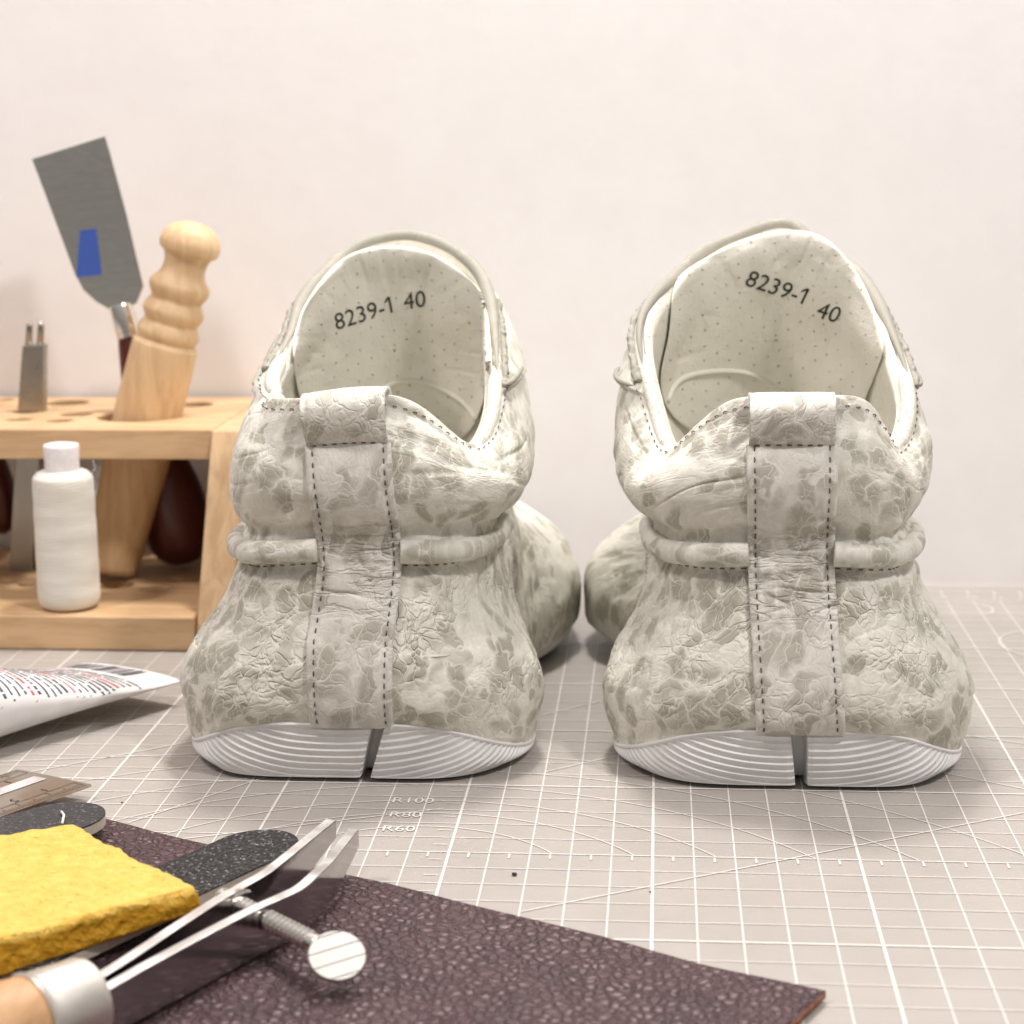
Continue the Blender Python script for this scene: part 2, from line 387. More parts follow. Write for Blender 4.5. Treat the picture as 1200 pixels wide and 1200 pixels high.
class Surf:
    def __init__(s, C): s.C = C                       # C[L][18][3] in world cm
    def ev(s, u, v):
        u, v = np.broadcast_arrays(np.asarray(u, float), np.asarray(v, float)); sh = u.shape
        return np.einsum('pl,pk,lkc->pc', nat_w(len(s.C), v.ravel()), per_w(NU, u.ravel()), s.C).reshape(*sh, 3)
    def nrm(s, u, v, e=.01):
        v = np.clip(v, e, len(s.C)-1-e)
        n = np.cross(s.ev(u+e, v)-s.ev(u-e, v), s.ev(u, v+e)-s.ev(u, v-e))
        return n/np.linalg.norm(n, axis=-1, keepdims=True)
    def v_at_z(s, u, z):
        t = np.linspace(0, len(s.C)-1, 200); out = []
        for uu, zz in zip(np.atleast_1d(u), np.broadcast_to(z, np.atleast_1d(u).shape)):
            out.append(np.interp(zz, np.maximum.accumulate(s.ev(np.full(200, uu), t)[:, 2]), t))
        return A(out)
    def u_at_x(s, x, v, x0):
        t = np.linspace(-1.6, 1.6, 161); out = []
        for xx, vv in zip(np.atleast_1d(x), np.broadcast_to(v, np.atleast_1d(x).shape)):
            out.append(np.interp(xx, s.ev(t, np.full(161, vv))[:, 0]-x0, t))
        return A(out)
def stitches(name, P, Nn, parent, ln=.20, gap=.13, r=.019):
    """short dark thread dashes along a polyline P with outward normals Nn"""
    P = A(P); d = np.r_[0, np.cumsum(np.linalg.norm(np.diff(P, axis=0), axis=1))]; parts = []
    s_ = gap/2
    while s_+ln < d[-1]:
        q = A([[np.interp(s_+k*ln, d, P[:, c]) for c in range(3)] for k in (0, .25, .5, .75, 1)])
        nn = A([[np.interp(s_+k*ln, d, Nn[:, c]) for c in range(3)] for k in (0, .25, .5, .75, 1)])
        q = q+nn*(A([-.02, .018, .026, .018, -.02])[:, None])
        parts.append(tube(q, A([.5, .95, 1, .95, .5])*r, 6)); s_ += (ln+gap)*random.uniform(.92, 1.1)
    if parts: mesh(name, *join(parts), M['stitch'], parent)

def build_shoe(cx, cy, rot, mir, seed, P_, label):
    root = thing('sneaker', label, 'shoe', 'pair of pale leather sneakers', (cx, cy+12, 0))
    ca, sa = math.cos(rot), math.sin(rot)
    C = np.zeros((NL, NU, 3))
    for l, row in enumerate(LV):
        for k, (x, y, z) in enumerate(row):
            C[l, k] = (x, y, z)
            if 0 < k < 9: C[l, NU-k] = (-x, y, z)
    med = slice(1, 9); lat = slice(10, 18)
    # the medial side (ball of the foot) flares, the lateral side of the collar is a touch fuller
    C[:4, 5:8, 0] += A([.3, .2, .15, .1])[:, None]*A([.6, 1, .4])[None, :]
    C[:, lat, 0] += P_.get('lat', 0.)
    for l, (dl, dm) in {0: (-.25, 0), 1: (-.3, 0), 2: (-.22, .0), 3: (-.55, -.25), 4: (-.65, -.15), 5: (-.75, .05), 6: (-.8, .4), 7: (-.75, .3), 8: (-.8, .0)}.items():
        C[l, 11:17, 0] -= dl; C[l, 17, 0] -= dl*.35; C[l, 2:8, 0] += dm; mo_ = (dm-dl)/2; C[l, 9, 0] += mo_; C[l, 8, 0] += (mo_+dm)/2; C[l, 10, 0] += (mo_-dl)/2; C[l, 1, 0] += dm*.35
    C[:7, 5:8, 0] -= .3*A([.8, 1, .6])[None]; C[:6, 11:14, 0] += .6*A([.6, 1, 1])[None]; C[:3, 4, 0] -= .75; C[:3, 5, 0] -= .55; C[3:6, 5:8, 0] -= .2; C[:3, 14, 0] += .5
    for (l, k, dx, dy, dz) in P_['tweak']: C[l, k] += (dx, dy, dz)
    C[:, :, 0] *= mir
    if mir < 0: C = C[:, [(-k) % NU for k in range(NU)]]
    def place(Q):
        Q = np.asarray(Q, float); o = Q.copy()
        o[..., 0] = cx+ca*Q[..., 0]-sa*Q[..., 1]; o[..., 1] = cy+sa*Q[..., 0]+ca*Q[..., 1]; return o
    # normals point outward when u runs heel -> +x -> toe (counter-clockwise seen from above) and v runs up
    C = place(C); sf = Surf(C)
    # ---- upper -------------------------------------------------------------
    uu = np.r_[np.linspace(-4.6, 4.6, 760), np.linspace(4.6, 13.4, 260)[1:-1]]; nu = len(uu)
    vv = np.linspace(0, NL-1, 330); nv = len(vv)
    U, Vv = np.meshgrid(uu, vv)
    Wv = nat_w(NL, vv); Wu = per_w(NU, uu)
    Pg = np.einsum('vl,uk,lkc->vuc', Wv, Wu, C)
    Nn = sf.nrm(U, Vv)
    # arclength uv (cm)
    du = np.linalg.norm(np.diff(Pg, axis=1), axis=2); su = np.c_[np.zeros(nv), np.cumsum(du, 1)]
    i0 = int(np.argmin(np.abs(uu))); su = su-su[:, i0:i0+1]; su = .5*su+.5*su.mean(0)
    dv = np.linalg.norm(np.diff(Pg, axis=0), axis=2); sv = np.r_[np.zeros((1, nu)), np.cumsum(dv, 0)]; sv = .5*sv+.5*sv.mean(1)[:, None]
    L = A([cx*1.3, 0, 0])
    z = Pg[..., 2]; zl = z
    Q = Pg+seed*11.
    d = .075*fbm(Q*.75, seed, 3)+.03*vnoise(Q*2.1, seed+5)
    crackA = np.clip(.35+.9*sstep(5.9, 4.6, z)*sstep(1.6, 3.0, z)+.35*fbm(Q*.5, seed+9), 0.05, 1.2)
    crackA = crackA*(.45+.55*sstep(7.2, 6.2, z))+.12
    front = sstep(3.9, 4.5, np.abs(U))
    crackA = crackA*(1-.7*front)
    # creases above and below the piping
    tl_, tm_ = (P_['ptilt'][0], P_['ptilt'][1])
    zs = P_['pz']-.42+np.where(U < 0, tl_, tm_)*np.clip(np.abs(U)-.45, 0, 4)/3.4
    sgn = np.sign(np.sin(su*4.2+3*vnoise(np.stack([su*.8, sv*0, sv*0], -1), seed)))
    puck = np.sin(su*5.6+2.6*vnoise(np.stack([su*1.1, sv*.35, sv*0], -1), seed+2))
    d += (1-front)*.05*puck*sstep(zs+.1, zs-.15, z)*sstep(zs-1.7, zs-.3, z)*(.6+.6*vnoise(Q*.8, seed+3))
    d += (1-front)*.045*np.sin(su*4.3+2.2*vnoise(np.stack([su*.9, sv*.3, sv*0], -1), seed+4))*sstep(zs+.75, zs+1.0, z)*sstep(zs+1.9, zs+1.0, z)
    d -= (1-front)*.16*np.exp(-((z-zs)/.22)**2)+(1-front)*.16*np.exp(-((z-zs-.98)/.2)**2)
    # deep folds
    F1 = ridged(np.stack([su*.42+.3*vnoise(Q*.9, seed), sv*.62+.25*vnoise(Q*.8, seed+1), 0*su], -1), seed+20)
    d -= .045*F1*sstep(6.0, 5.0, z)*sstep(2.2, 3.2, z)*(1-front)
    F2 = ridged(np.stack([su*.25, sv*1.5+.5*vnoise(Q*.6, seed+1), 0*su], -1), seed+30)
    hm = sstep(7.3, 7.9, z)*sstep(10.3, 9.6, z)*sstep(.6, 1.4, np.abs(U)+.6*(np.sign(U) == P_['wside']))*(1-front)*sstep(4.2, 2.6, np.abs(U))
    hm = hm*np.where(np.sign(U) == P_['wside'], 1., .45)
    d -= .06*F2*hm
    # dense geometric creasing: distance-like ridges from warped noise
    for k, (fq, am) in enumerate(((1.2, .034), (2.6, .012))):
        W_ = np.stack([su*fq+.8*vnoise(Q*1.2, seed+40+k), sv*fq*.8+.8*vnoise(Q*1.1, seed+50+k), 0*su], -1)
        d -= am*((1-np.abs(vnoise(W_, seed+60+k)))**5)*np.clip(crackA, 0, 1)
    # front quarter overlay starts with a raised edge
    d += .14*sstep(4.02, 4.10, np.abs(U)-.12*sstep(2, 6, z)+.03*vnoise(Q*.9, seed+8))*sstep(7.6, 7.2, z)
    d += .15*sstep(P_['hem']-.03, P_['hem']+.03, z-.16*(np.abs(U)-3.5)+.05*vnoise(Q*1.2, 3))*sstep(3.0, 3.2, np.abs(U))
    top = sstep(NL-1.25, NL-1.02, Vv); bot = sstep(.18, .0, Vv)
    d = d*(1-top*.7)*(1-bot*.9)
    PG = Pg+Nn*d[..., None]
    # roll the edge over the collar
    inner = []
    ctr = place(A([0, 5.5, 0]))
    last = PG[-1]; tocen = (ctr-last)*A([1, 1, 0]); tocen /= np.linalg.norm(tocen, axis=1)[:, None]
    for a in np.linspace(.25, 1, 5):
        ph = a*PI
        inner.append(last+tocen*(.13*(1-math.cos(ph)))+A([0, 0, 1])*(.13*math.sin(ph)-.05*a))
    PG2 = np.concatenate([PG, A(inner)]); nv2 = len(PG2)
    UV = np.stack([su, sv], -1); UVx = np.concatenate([UV, UV[-1][None]+np.stack([np.zeros((5, nu)), np.linspace(.1, .4, 5)[:, None]*np.ones(nu)], -1)])
    cr = np.r_[crackA, np.repeat(crackA[-1:], 5, 0)]; hw = np.r_[hm, np.zeros((5, nu))]
    lea = leather('mottled_leather_%d' % seed, seed, 1., 1.)
    # close the ring by repeating the first column with its own uv
    upper = mesh('upper', PG2.reshape(-1, 3), gridfaces(nv2, nu, True), lea, root, uv=UVx.reshape(-1, 2),
                 attrs={'crack': cr.ravel(), 'hwr': hw.ravel()*.24})
    upv = PG
    # sampling helper on the displaced mesh
    def upt(u, v):
        iu = np.interp(u, uu[:760], np.arange(760)); iv = np.interp(v, vv, np.arange(nv))
        a = np.floor(iu).astype(int); b = np.floor(iv).astype(int); a = np.clip(a, 0, 758); b = np.clip(b, 0, nv-2); f = (iu-a)[..., None]; g = (iv-b)[..., None]
        return (PG[b, a]*(1-f)+PG[b, a+1]*f)*(1-g)+(PG[b+1, a]*(1-f)+PG[b+1, a+1]*f)*g
    # ---- lining ------------------------------------------------------------
    lm = lining_mat('perforated_lining_%d' % seed)
    ul = np.linspace(0, NU, 361)[:-1]; rows = []
    for v, t in ((8.0, .24), (7.97, .34), (7.9, .52), (7.75, .66), (7.5, .72), (7., .75), (6.5, .75), (6., .75), (5.5, .75), (5, .7), (4, .7), (3, .7), (2.2, .7)):
        p = sf.ev(ul, np.full(360, v)); n_ = sf.nrm(ul, np.full(360, v)); 
        if v > 7.6:
            tc = (ctr-p)*A([1, 1, 0]); tc /= np.linalg.norm(tc, axis=1)[:, None]; q = p+tc*t+A([0, 0, .05 if v > 7.95 else 0.])
        else: q = p-n_*t
        rows.append(q)
    R_ = A(rows); nr = len(rows); tt = np.linspace(0, nr-1, 90); R_ = np.einsum('ij,jkc->ikc', nat_w(nr, tt), R_)
    sl = np.linspace(0, 44, 360)[None].repeat(90, 0); svl = np.r_[np.zeros((1, 360)), np.cumsum(np.linalg.norm(np.diff(R_, axis=0), axis=2), 0)]
    mesh('lining', R_.reshape(-1, 3), gridfaces(90, 360, True), lm, root, uv=np.stack([sl, svl], -1).reshape(-1, 2))
    # insole
    ring = R_[-1]; cen = ring.mean(0); rings = [cen+(ring-cen)*k for k in np.linspace(1.06, 0.01, 10)]
    V_ = np.concatenate(rings); V_[:, 2] = 3.6
    mesh('insole', V_, gridfaces(10, 360, True), lm, root, uv=V_[:, :2])
    # ---- padded tongue lining panel ---------------------------------------
    lb = BVHTree.FromPolygons([tuple(x) for x in R_.reshape(-1, 3)], gridfaces(90, 360, True))
    B_ = A(P_['panel'], float); nb2 = len(B_); tb_ = np.linspace(0, nb2, 220, endpoint=False)
    Kp = per_M(nb2); It = np.eye(nb2); ii = tb_.astype(int) % nb2; ff_ = tb_-np.floor(tb_); gg = 1-ff_; jj = (ii+1) % nb2
    Bc = (gg[:, None]*It[ii]+ff_[:, None]*It[jj]+((gg**3-gg)/6)[:, None]*Kp[ii]+((ff_**3-ff_)/6)[:, None]*Kp[jj])@B_
    cpt = A([B_[:, 0].mean(), (B_[:, 1].min()+B_[:, 1].max())/2])
    Bc = cpt+(Bc-cpt)*A([.985, .985])+A(P_.get('pshift', (0, 1.)))
    rho = np.r_[np.linspace(.01, .9, 44), .93, .955, .97, .98, .988, .994, .998, 1.]
    PX = cpt+rho[:, None, None]*(Bc-cpt)[None]
    dirs = np.empty(PX.shape[:2]+(3,)); hit = np.empty(PX.shape[:2])
    for a_ in range(PX.shape[0]):
        for b_ in range(PX.shape[1]):
            d0 = ray(*PX[a_, b_]); d0 /= np.linalg.norm(d0); dirs[a_, b_] = d0
            h = lb.ray_cast(Vector(CAM+d0*(cy+5.5-CAM[1])/d0[1]), Vector(d0)); hit[a_, b_] = (np.linalg.norm(A(h[0])-CAM) if h[0] is not None else np.nan)
    nx_, ny_ = (PX[..., 0]-cpt[0])/120, (PX[..., 1]-cpt[1])/120
    Fm = lambda x, y: np.stack([x*0+1, x, y, x*x, x*y, y*y, x**4], -1)
    ok = np.isfinite(hit) & (rho[:, None] < .78)
    co_, *_ = np.linalg.lstsq(Fm(nx_[ok], ny_[ok]), hit[ok], rcond=None)
    fit = Fm(nx_, ny_)@co_
    dep = np.minimum(fit, np.nan_to_num(hit, nan=1e9)-.08)
    dep = .5*dep+.25*np.roll(dep, 2, 1)+.25*np.roll(dep, -2, 1)
    pil = np.sqrt(np.clip(1-((rho[:, None]-.62)/.38).clip(0, 1)**3, 0, 1))
    W3 = CAM+dirs*dep[..., None]
    lump = .16*vnoise(W3*.55+seed, seed+70)+.05*vnoise(W3*A([1.6, .6, .7])+seed, seed+71)
    ph3 = tb_[None]*1.0; pull = np.exp(-(vnoise(np.stack([ph3*1.3+0*rho[:, None], rho[:, None]*2.2+0*ph3, 0*ph3+0*rho[:, None]], -1), seed+72)/.16)**2)
    fold = .06*pull*sstep(.45, .85, rho)[:, None]*sstep(1., .93, rho)[:, None]
    dep2 = dep-.30-.38*pil-(lump*np.minimum(1, pil*1.2))+fold
    Pt = CAM+dirs*dep2[..., None]
    back = [Pt[-1]+dirs[-1]*k for k in (.12, .35, .8)]
    Pt = np.concatenate([Pt, A(back)])
    uvp = (np.concatenate([PX, PX[-1:], PX[-1:], PX[-1:]])-cpt)/40.
    Ft = gridfaces(len(Pt), 220, True)
    Ft = [f[::-1] for f in Ft]
    mesh('tongue_lining', Pt.reshape(-1, 3), Ft, lm, root, uv=uvp.reshape(-1, 2))
    bvh = BVHTree.FromPolygons([tuple(x) for x in Pt.reshape(-1, 3)], Ft)
    # stamped size code
    parts = []
    for s_, (px, py), ang, size in P_['text']:
        V2, F2_ = text_mesh(s_, size, .12)
        if s_.endswith('1'):
            xm, ym = V2[:, 0].max(), V2[:, 1].max(); k0_ = len(V2)
            V2 = np.r_[V2, A([(xm-.05, ym), (xm-.09, ym), (xm-.22, ym-.12), (xm-.22, ym-.17), (xm-.07, ym-.08)])]; F2_ = F2_+[[k0_+i for i in (0, 1, 2, 3, 4)]]
        wx = aty(px, py, cy+11.5); out = []
        for x, y in V2:
            X = wx[0]+math.cos(ang)*x*1.0-math.sin(ang)*y; Z = wx[2]+math.sin(ang)*x+math.cos(ang)*y
            dr_ = Vector((X, cy+11.5, Z))-Vector(CAM); dr_.normalize()
            h = bvh.ray_cast(Vector(CAM), dr_)
            q = A(h[0])-A(dr_)*.02 if h[0] is not None else A([X, cy+10, Z]); out.append(q)
        parts.append((A(out), F2_))
    mesh('size_stamp', *join(parts), M['ink'], root, smooth=False)
    # seam arc low inside the shoe
    arc = []
    for px_, py_ in nat_w(len(P_['arc']), np.linspace(0, len(P_['arc'])-1, 40))@A(P_['arc'], float):
        d0 = ray(px_, py_); h = bvh.ray_cast(Vector(CAM), Vector(d0).normalized())
        if h[0] is not None: arc.append(A(h[0])+d0/np.linalg.norm(d0)*.02)
    if len(arc) > 6: mesh('lining_seam', *tube(arc, .10, 8), lm, root, uv=np.zeros((len(arc)*8, 2))+.02)
    # ---- collar binding: grey rolled rim along the tongue and facings ----
    ub = np.linspace(3.3, 14.7, 260); pb = sf.ev(ub, np.full(260, 8.)); nb_ = sf.nrm(ub, np.full(260, 7.98))
    tcb = (ctr-pb)*A([1, 1, 0]); tcb /= np.linalg.norm(tcb, axis=1)[:, None]
    Vb, Fb = tube(pb+tcb*.10+A([0, 0, .07]), (.20+.02*vnoise(pb*1.3, 2))*(.25+.75*sstep(0, 40, np.minimum(np.arange(260), 259-np.arange(260)))), 14)
    ubv = np.repeat(np.linspace(0, 26, 260), 14); ang_ = np.tile(np.linspace(0, 1.2, 14), 260)
    lea2 = leather('binding_leather_%d' % seed, seed+4, .5, blot=.62, pale=(.31, .295, .25), dark=(.36, .335, .28))
    mesh('collar_binding', Vb, Fb, lea2, root, uv=np.stack([ubv, ang_], -1), attrs={'crack': np.full(len(Vb), .3), 'hwr': np.zeros(len(Vb))})
    # crumpled raw edge either side, and the small hem flap it ends in
    for sg in (1, -1):
        ue = sg*np.linspace(3.35, 5.1, 120); pe = upt_any(sf, ue, np.full(120, 7.93)); ne = sf.nrm(ue, np.full(120, 7.93))
        Ve, Fe = tube(pe+ne*.06, .11, 12); Ve = Ve+.05*np.stack([vnoise(Ve*4.5, k) for k in (1, 2, 3)], -1)+.03*np.stack([vnoise(Ve*11, k) for k in (4, 5, 6)], -1)
        mesh('raw_edge', Ve, Fe, lea2, root, uv=np.stack([np.repeat(np.linspace(0, 6, 120), 12), np.tile(np.linspace(0, .9, 12), 120)], -1), attrs={'crack': np.full(len(Ve), 1.), 'hwr': np.zeros(len(Ve))})
        uh = np.linspace(3.35, 4.3, 40)*sg; zh = P_['hem']+.10+.25*(np.abs(uh)-3.35)
        vh = sf.v_at_z(uh, zh); ph = sf.ev(uh, vh)+sf.nrm(uh, vh)*.17
        Vh, Fh = tube(ph, .085*np.minimum(1, np.minimum(np.arange(40)+1, 40-np.arange(40))/4.), 10)
        mesh('hem_flap', Vh, Fh, lea2, root, uv=np.stack([np.repeat(np.linspace(0, 2, 40), 10), np.tile(np.linspace(0, .5, 10), 40)], -1), attrs={'crack': np.full(len(Vh), .2), 'hwr': np.zeros(len(Vh))})
    # perforated strip of lining turned out over the notch, one each side
    for sg in (1, -1):
        us = sg*np.linspace(2.0, 3.75, 90); pe = sf.ev(us, np.full(90, 8.)); tce = (ctr-pe)*A([1, 1, 0]); tce /= np.linalg.norm(tce, axis=1)[:, None]
        w_ = .22*np.minimum(1, np.minimum(np.arange(90)+3, 92-np.arange(90))/22.)
        Vs, Fs = tube(pe+tce*.17+A([0, 0, -.02]), w_, 18)
        mesh('collar_roll', Vs, Fs, lm, root, uv=np.stack([np.repeat(np.linspace(0, 6, 90), 18), np.tile(np.linspace(0, 1.9, 18), 90)], -1))
        pq = upt(us, np.full(90, 7.86)); nq = sf.nrm(us, np.full(90, 7.86))
        stitches('edge_stitching', pq+nq*.02, nq, root, .10, .15, .016)
    # ---- heel strap ----------------------------------------------------------
    ns, nh = 60, 230
    vz = np.linspace(.03, P_['sv1'], nh); tt_ = np.linspace(0, 1, nh)
    zc = sf.ev(np.zeros(nh), vz)[:, 2]
    xl = np.interp(zc, P_['sz'], P_['sl']); xr = np.interp(zc, P_['sz'], P_['sr'])   # world-x offsets of the two edges
    prof = A([(-1, -.03), (-1, .05), (-.99, .09), (-.965, .115)]+[(x, .125) for x in np.linspace(-.93, .93, ns-8)]+[(.965, .115), (.99, .09), (1, .05), (1, -.03)])
    base = sf.ev(np.zeros(nh), vz)
    Gs = np.zeros((nh, ns, 3)); Us = np.zeros((nh, ns))
    tu = np.linspace(-1.4, 1.4, 141)
    Xt = np.einsum('vl,uk,lk->vu', nat_w(NL, vz), per_w(NU, tu), C[:, :, 0])-cx
    for i in range(nh):
        xs = (xl[i]+xr[i])/2+(xr[i]-xl[i])/2*prof[:, 0]; Us[i] = np.interp(xs, Xt[i], tu)
    Vs_ = np.repeat(vz[:, None], ns, 1)
    pn = sf.nrm(Us, Vs_); pb_ = sf.ev(Us, Vs_)
    avg = .075*fbm((pb_+seed*11.)*.75, seed, 3)*(1-sstep(.18, 0, Vs_)*.9)
    zz = pb_[..., 2]; hwS = sstep(4.4, 5.0, zz)*sstep(7.7, 7.1, zz)
    xs_ = pb_[..., 0]-cx
    wr = ridged(np.stack([xs_*.9, zz*3.0+.7*vnoise(pb_*1.2, seed), 0*zz], -1), seed+80)
    inn = (prof[:, 1] > .1)[None]
    dsp = avg+prof[:, 1][None]+inn*(-.06*wr*hwS+.03*hwS*vnoise(np.stack([xs_*1.3, zz*4, 0*zz], -1), seed+81)-.10*np.exp(-((zz-P_['pz']+.5)/.25)**2)*0)
    # the two long seams pull the strap in
    for e_ in (-.82, .82): dsp -= .045*np.exp(-((prof[:, 0]-e_)/.06)**2)[None]*inn
    Gs = pb_+pn*dsp[..., None]
    UVs = np.stack([xs_*1., zz+.3*0], -1)
    lea3 = leather('strap_leather_%d' % seed, seed+9, 1.1, 1., blot=.5, pale=(.70, .68, .62), dark=(.35, .33, .275))
    strap = mesh('heel_strap', Gs.reshape(-1, 3), gridfaces(nh, ns), lea3, root, uv=UVs.reshape(-1, 2), attrs={'crack': np.full(nh*ns, .55)*(.4+.6*sstep(7.6, 6.5, zz)).ravel(), 'hwr': (hwS*.8).ravel()})
    for e_ in (-.82, .82):
        j = int(np.argmin(np.abs(prof[:, 0]-e_))); stitches('strap_stitching', Gs[2:, j], pn[2:, j], root, .17, .11, .021)
    stitches('strap_stitching', Gs[-2, 6:-6], pn[-2, 6:-6], root, .15, .11, .021)
    # upper loop of the strap: bulges out, over the collar, back down inside
    top_ = Gs[-1, 4:-4]; mm = top_.shape[0]; z0 = top_[:, 2]
    kp = A(P_['loop'])                                    # (dy, dz) from the strap's top
    kk = nat_w(len(kp), np.linspace(0, len(kp)-1, 70))@kp
    wid = np.linspace(-1, 1, mm)
    loop = []
    for i, (dy, dz) in enumerate(kk):
        f_ = i/69.; sc = 1+P_['flare']*sstep(0, .5, f_)
        mid = top_.mean(0); rr = top_-mid
        q = mid+rr*A([sc, 1, 1])+A([P_['ldx']*sstep(0, .6, f_), dy, dz+P_['ltilt']*f_*0])
        q[:, 1] += .16*wid**2*math.sin(PI*min(1, f_*1.4))
        q[:, 2] += P_['ltilt']*wid*sstep(.1, .5, f_)
        q += .03*vnoise(q*1.1, seed+90)[:, None]*A([0, -1, .4])
        loop.append(q)
    Lp = A(loop); LN = np.cross(np.gradient(Lp, axis=1), np.gradient(Lp, axis=0)); LN /= np.linalg.norm(LN, axis=2)[..., None]
    both = np.concatenate([Lp, (Lp-LN*.13)[:, ::-1]], 1)
    UVl = np.stack([np.tile(np.r_[np.linspace(-1.2, 1.2, mm), np.linspace(1.2, -1.2, mm)], 70), np.repeat(np.linspace(9.4, 12.6, 70), 2*mm)], -1)
    mesh('pull_loop', both.reshape(-1, 3), gridfaces(70, 2*mm, True), lea3, root, uv=UVl, attrs={'crack': np.full(70*2*mm, .6), 'hwr': np.zeros(70*2*mm)})
    # ---- piping ------------------------------------------------------------
    for sg in (1, -1):
        x_edge = (np.interp(P_['pz'], P_['sz'], P_['sr' if sg > 0 else 'sl']))
        u_e = np.interp(x_edge, sf.ev(tu, np.full(141, 4.6))[:, 0]-cx, tu)
        up_ = np.linspace(u_e-.02*sg, sg*P_['pend'], 130)
        zp = P_['pz']+P_['ptilt'][0 if sg < 0 else 1]*(np.abs(up_)-.45)/3.4
        vp = sf.v_at_z(up_, zp); pp = sf.ev(up_, vp); np_ = sf.nrm(up_, vp)
        endf = np.minimum(1, ((130-np.arange(130))/9.)**.5); rad = (.32+.02*vnoise(pp*1.5, seed))*endf
        Vp, Fp = tube(pp+np_*.07, rad, 22)
        Vp = Vp+.02*vnoise(Vp*2.2, seed+3)[:, None]
        mesh('piping', Vp, Fp, leather('piping_leather_%d%d' % (seed, sg+1), seed+14+sg, .7, blot=.48, pale=(.70, .68, .62)), root,
             uv=np.stack([np.repeat(np.linspace(0, 6.4, 130), 22), np.tile(np.abs(np.linspace(-1.1, 1.1, 22)), 130)], -1), attrs={'crack': np.full(len(Vp), .55), 'hwr': np.zeros(len(Vp))})
        vq = sf.v_at_z(up_, zp-.40); pq = upt(up_, vq); nq = sf.nrm(up_, vq); stitches('piping_stitching', pq+nq*.01, nq, root, .15, .14, .017)
    # tab-top stitching
    for sg in (1, -1):
        us = sg*np.linspace(.5, 1.9, 60); pq = upt(us, np.full(60, 7.86)); nq = sf.nrm(us, np.full(60, 7.86))
        stitches('edge_stitching', pq+nq*.02, nq, root, .12, .16, .018)
    # ---- sole ----------------------------------------------------------------
    SB = [(0,.50,.14),(2.45,.57,.14),(3.95,1.5,.12),(4.5,4,.05),(4.1,8,.05),(4.5,12,.0),(4.9,15.3,.0),(3.9,19.6,.25),(2.1,22.2,.8),(0,23.1,1.1)]
    SM = [(0,.30,.8),(2.55,.42,.68),(4.25,1.35,.42),(4.93,4,.18),(4.7,8,.3),(5.1,12,.35),(5.5,15.3,.45),(4.3,19.9,.7),(2.3,22.9,1.3),(0,23.9,1.6)]
    def ring_of(row):
        R2 = np.zeros((NU, 3))
        for k, (x, y, z_) in enumerate(row):
            R2[k] = (x, y, z_)
            if 0 < k < 9: R2[NU-k] = (-x, y, z_)
        R2[4, 0] -= .75; R2[5, 0] -= .5; R2[14, 0] += .5; R2[5:8, 0] -= .1*A([1, 1, 1]); R2[10:17, 0] += .25; R2[11:14, 0] += .4; R2[lat, 0] += P_.get('lat', 0.); R2[:, 0] *= mir
        return place(R2 if mir > 0 else R2[[(-k) % NU for k in range(NU)]])
    rim = C[0].copy(); cc_ = place(A([0, 12, 0])); o_ = rim-cc_; o_[:, 2] = 0; o_ /= np.linalg.norm(o_, axis=1)[:, None]
    rim1 = rim+o_*.05+A([0, 0, -.02])
    SC = A([ring_of(SB), ring_of(SM), rim1]); ss = Surf(SC)
    u2 = np.r_[np.linspace(-4.8, 4.8, 1300), np.linspace(4.8, 13.2, 300)[1:-1]]; n2 = len(u2); v2 = np.linspace(0, 2, 130)
    Sg = np.einsum('vl,uk,lkc->vuc', nat_w(3, v2), per_w(NU, u2), SC); U2, V2_ = np.meshgrid(u2, v2); Sn = ss.nrm(U2, V2_)
    gs = np.linalg.norm(np.diff(Sg[65], axis=0), axis=1); gs = np.r_[0, np.cumsum(gs)]; gs -= gs[int(np.argmin(np.abs(u2)))]; gs = np.minimum(np.abs(gs), 9.)[None]
    hh = Sg[..., 2]-1.55*(gs/5.)**2.4+.03*vnoise(Sg*.8, seed); per = .205
    ph_ = np.mod(hh/per, 1.); saw = np.where(ph_ < .72, ph_/.72, (1-ph_)/.28)
    amp = .065*sstep(0, .06, V2_/2)*sstep(1., .965, V2_/2)*(.8+.2*vnoise(Sg*1.1, seed+1))
    dd = -amp*(1-saw**1.2)
    # slot
    zf = np.clip(Sg[..., 2]/1.7, 0, 1); xsl = P_['slot'][0]*(1-zf)+P_['slot'][1]*zf; wsl = P_['slot'][2]*(1-zf)+P_['slot'][3]*zf
    xr_ = Sg[..., 0]-cx; k_ = sstep(wsl+.035, wsl-.02, np.abs(xr_-xsl))*(np.abs(U2) < 2)*sstep(1., .97, V2_/2)
    edge = np.exp(-((np.abs(xr_-xsl)-wsl-.08)/.06)**2)*(np.abs(U2) < 2)
    Sg2 = Sg+Sn*(dd*(1-k_)-.02*edge)[..., None]; Sg2[..., 1] += k_*(.75+.15*(1-zf))
    # rim lip returning under the upper, and a closed underside
    lip = [rim_eval(rim, u2, o_, k1, k2) for k1, k2 in ((.075, .0), (.06, .05), (.0, .07), (-.2, .0))]
    botc = Sg2[0]; cb = botc.mean(0); under = [(cb+(botc-cb)*k)*A([1, 1, 0 if k < .95 else 1]) for k in (.02, .5, .90, .985)]
    SS = np.concatenate([A(under), Sg2, A(lip)])
    mesh('sole', SS.reshape(-1, 3), gridfaces(len(SS), n2, True), M['rubber'], root)
    return root
def upt_any(sf, u, v): return sf.ev(u, v)+sf.nrm(u, v)*.03
def rim_eval(rim, u, o_, a, dz):
    w = per_w(NU, u); return w@(rim+o_*a)+A([0, 0, dz])

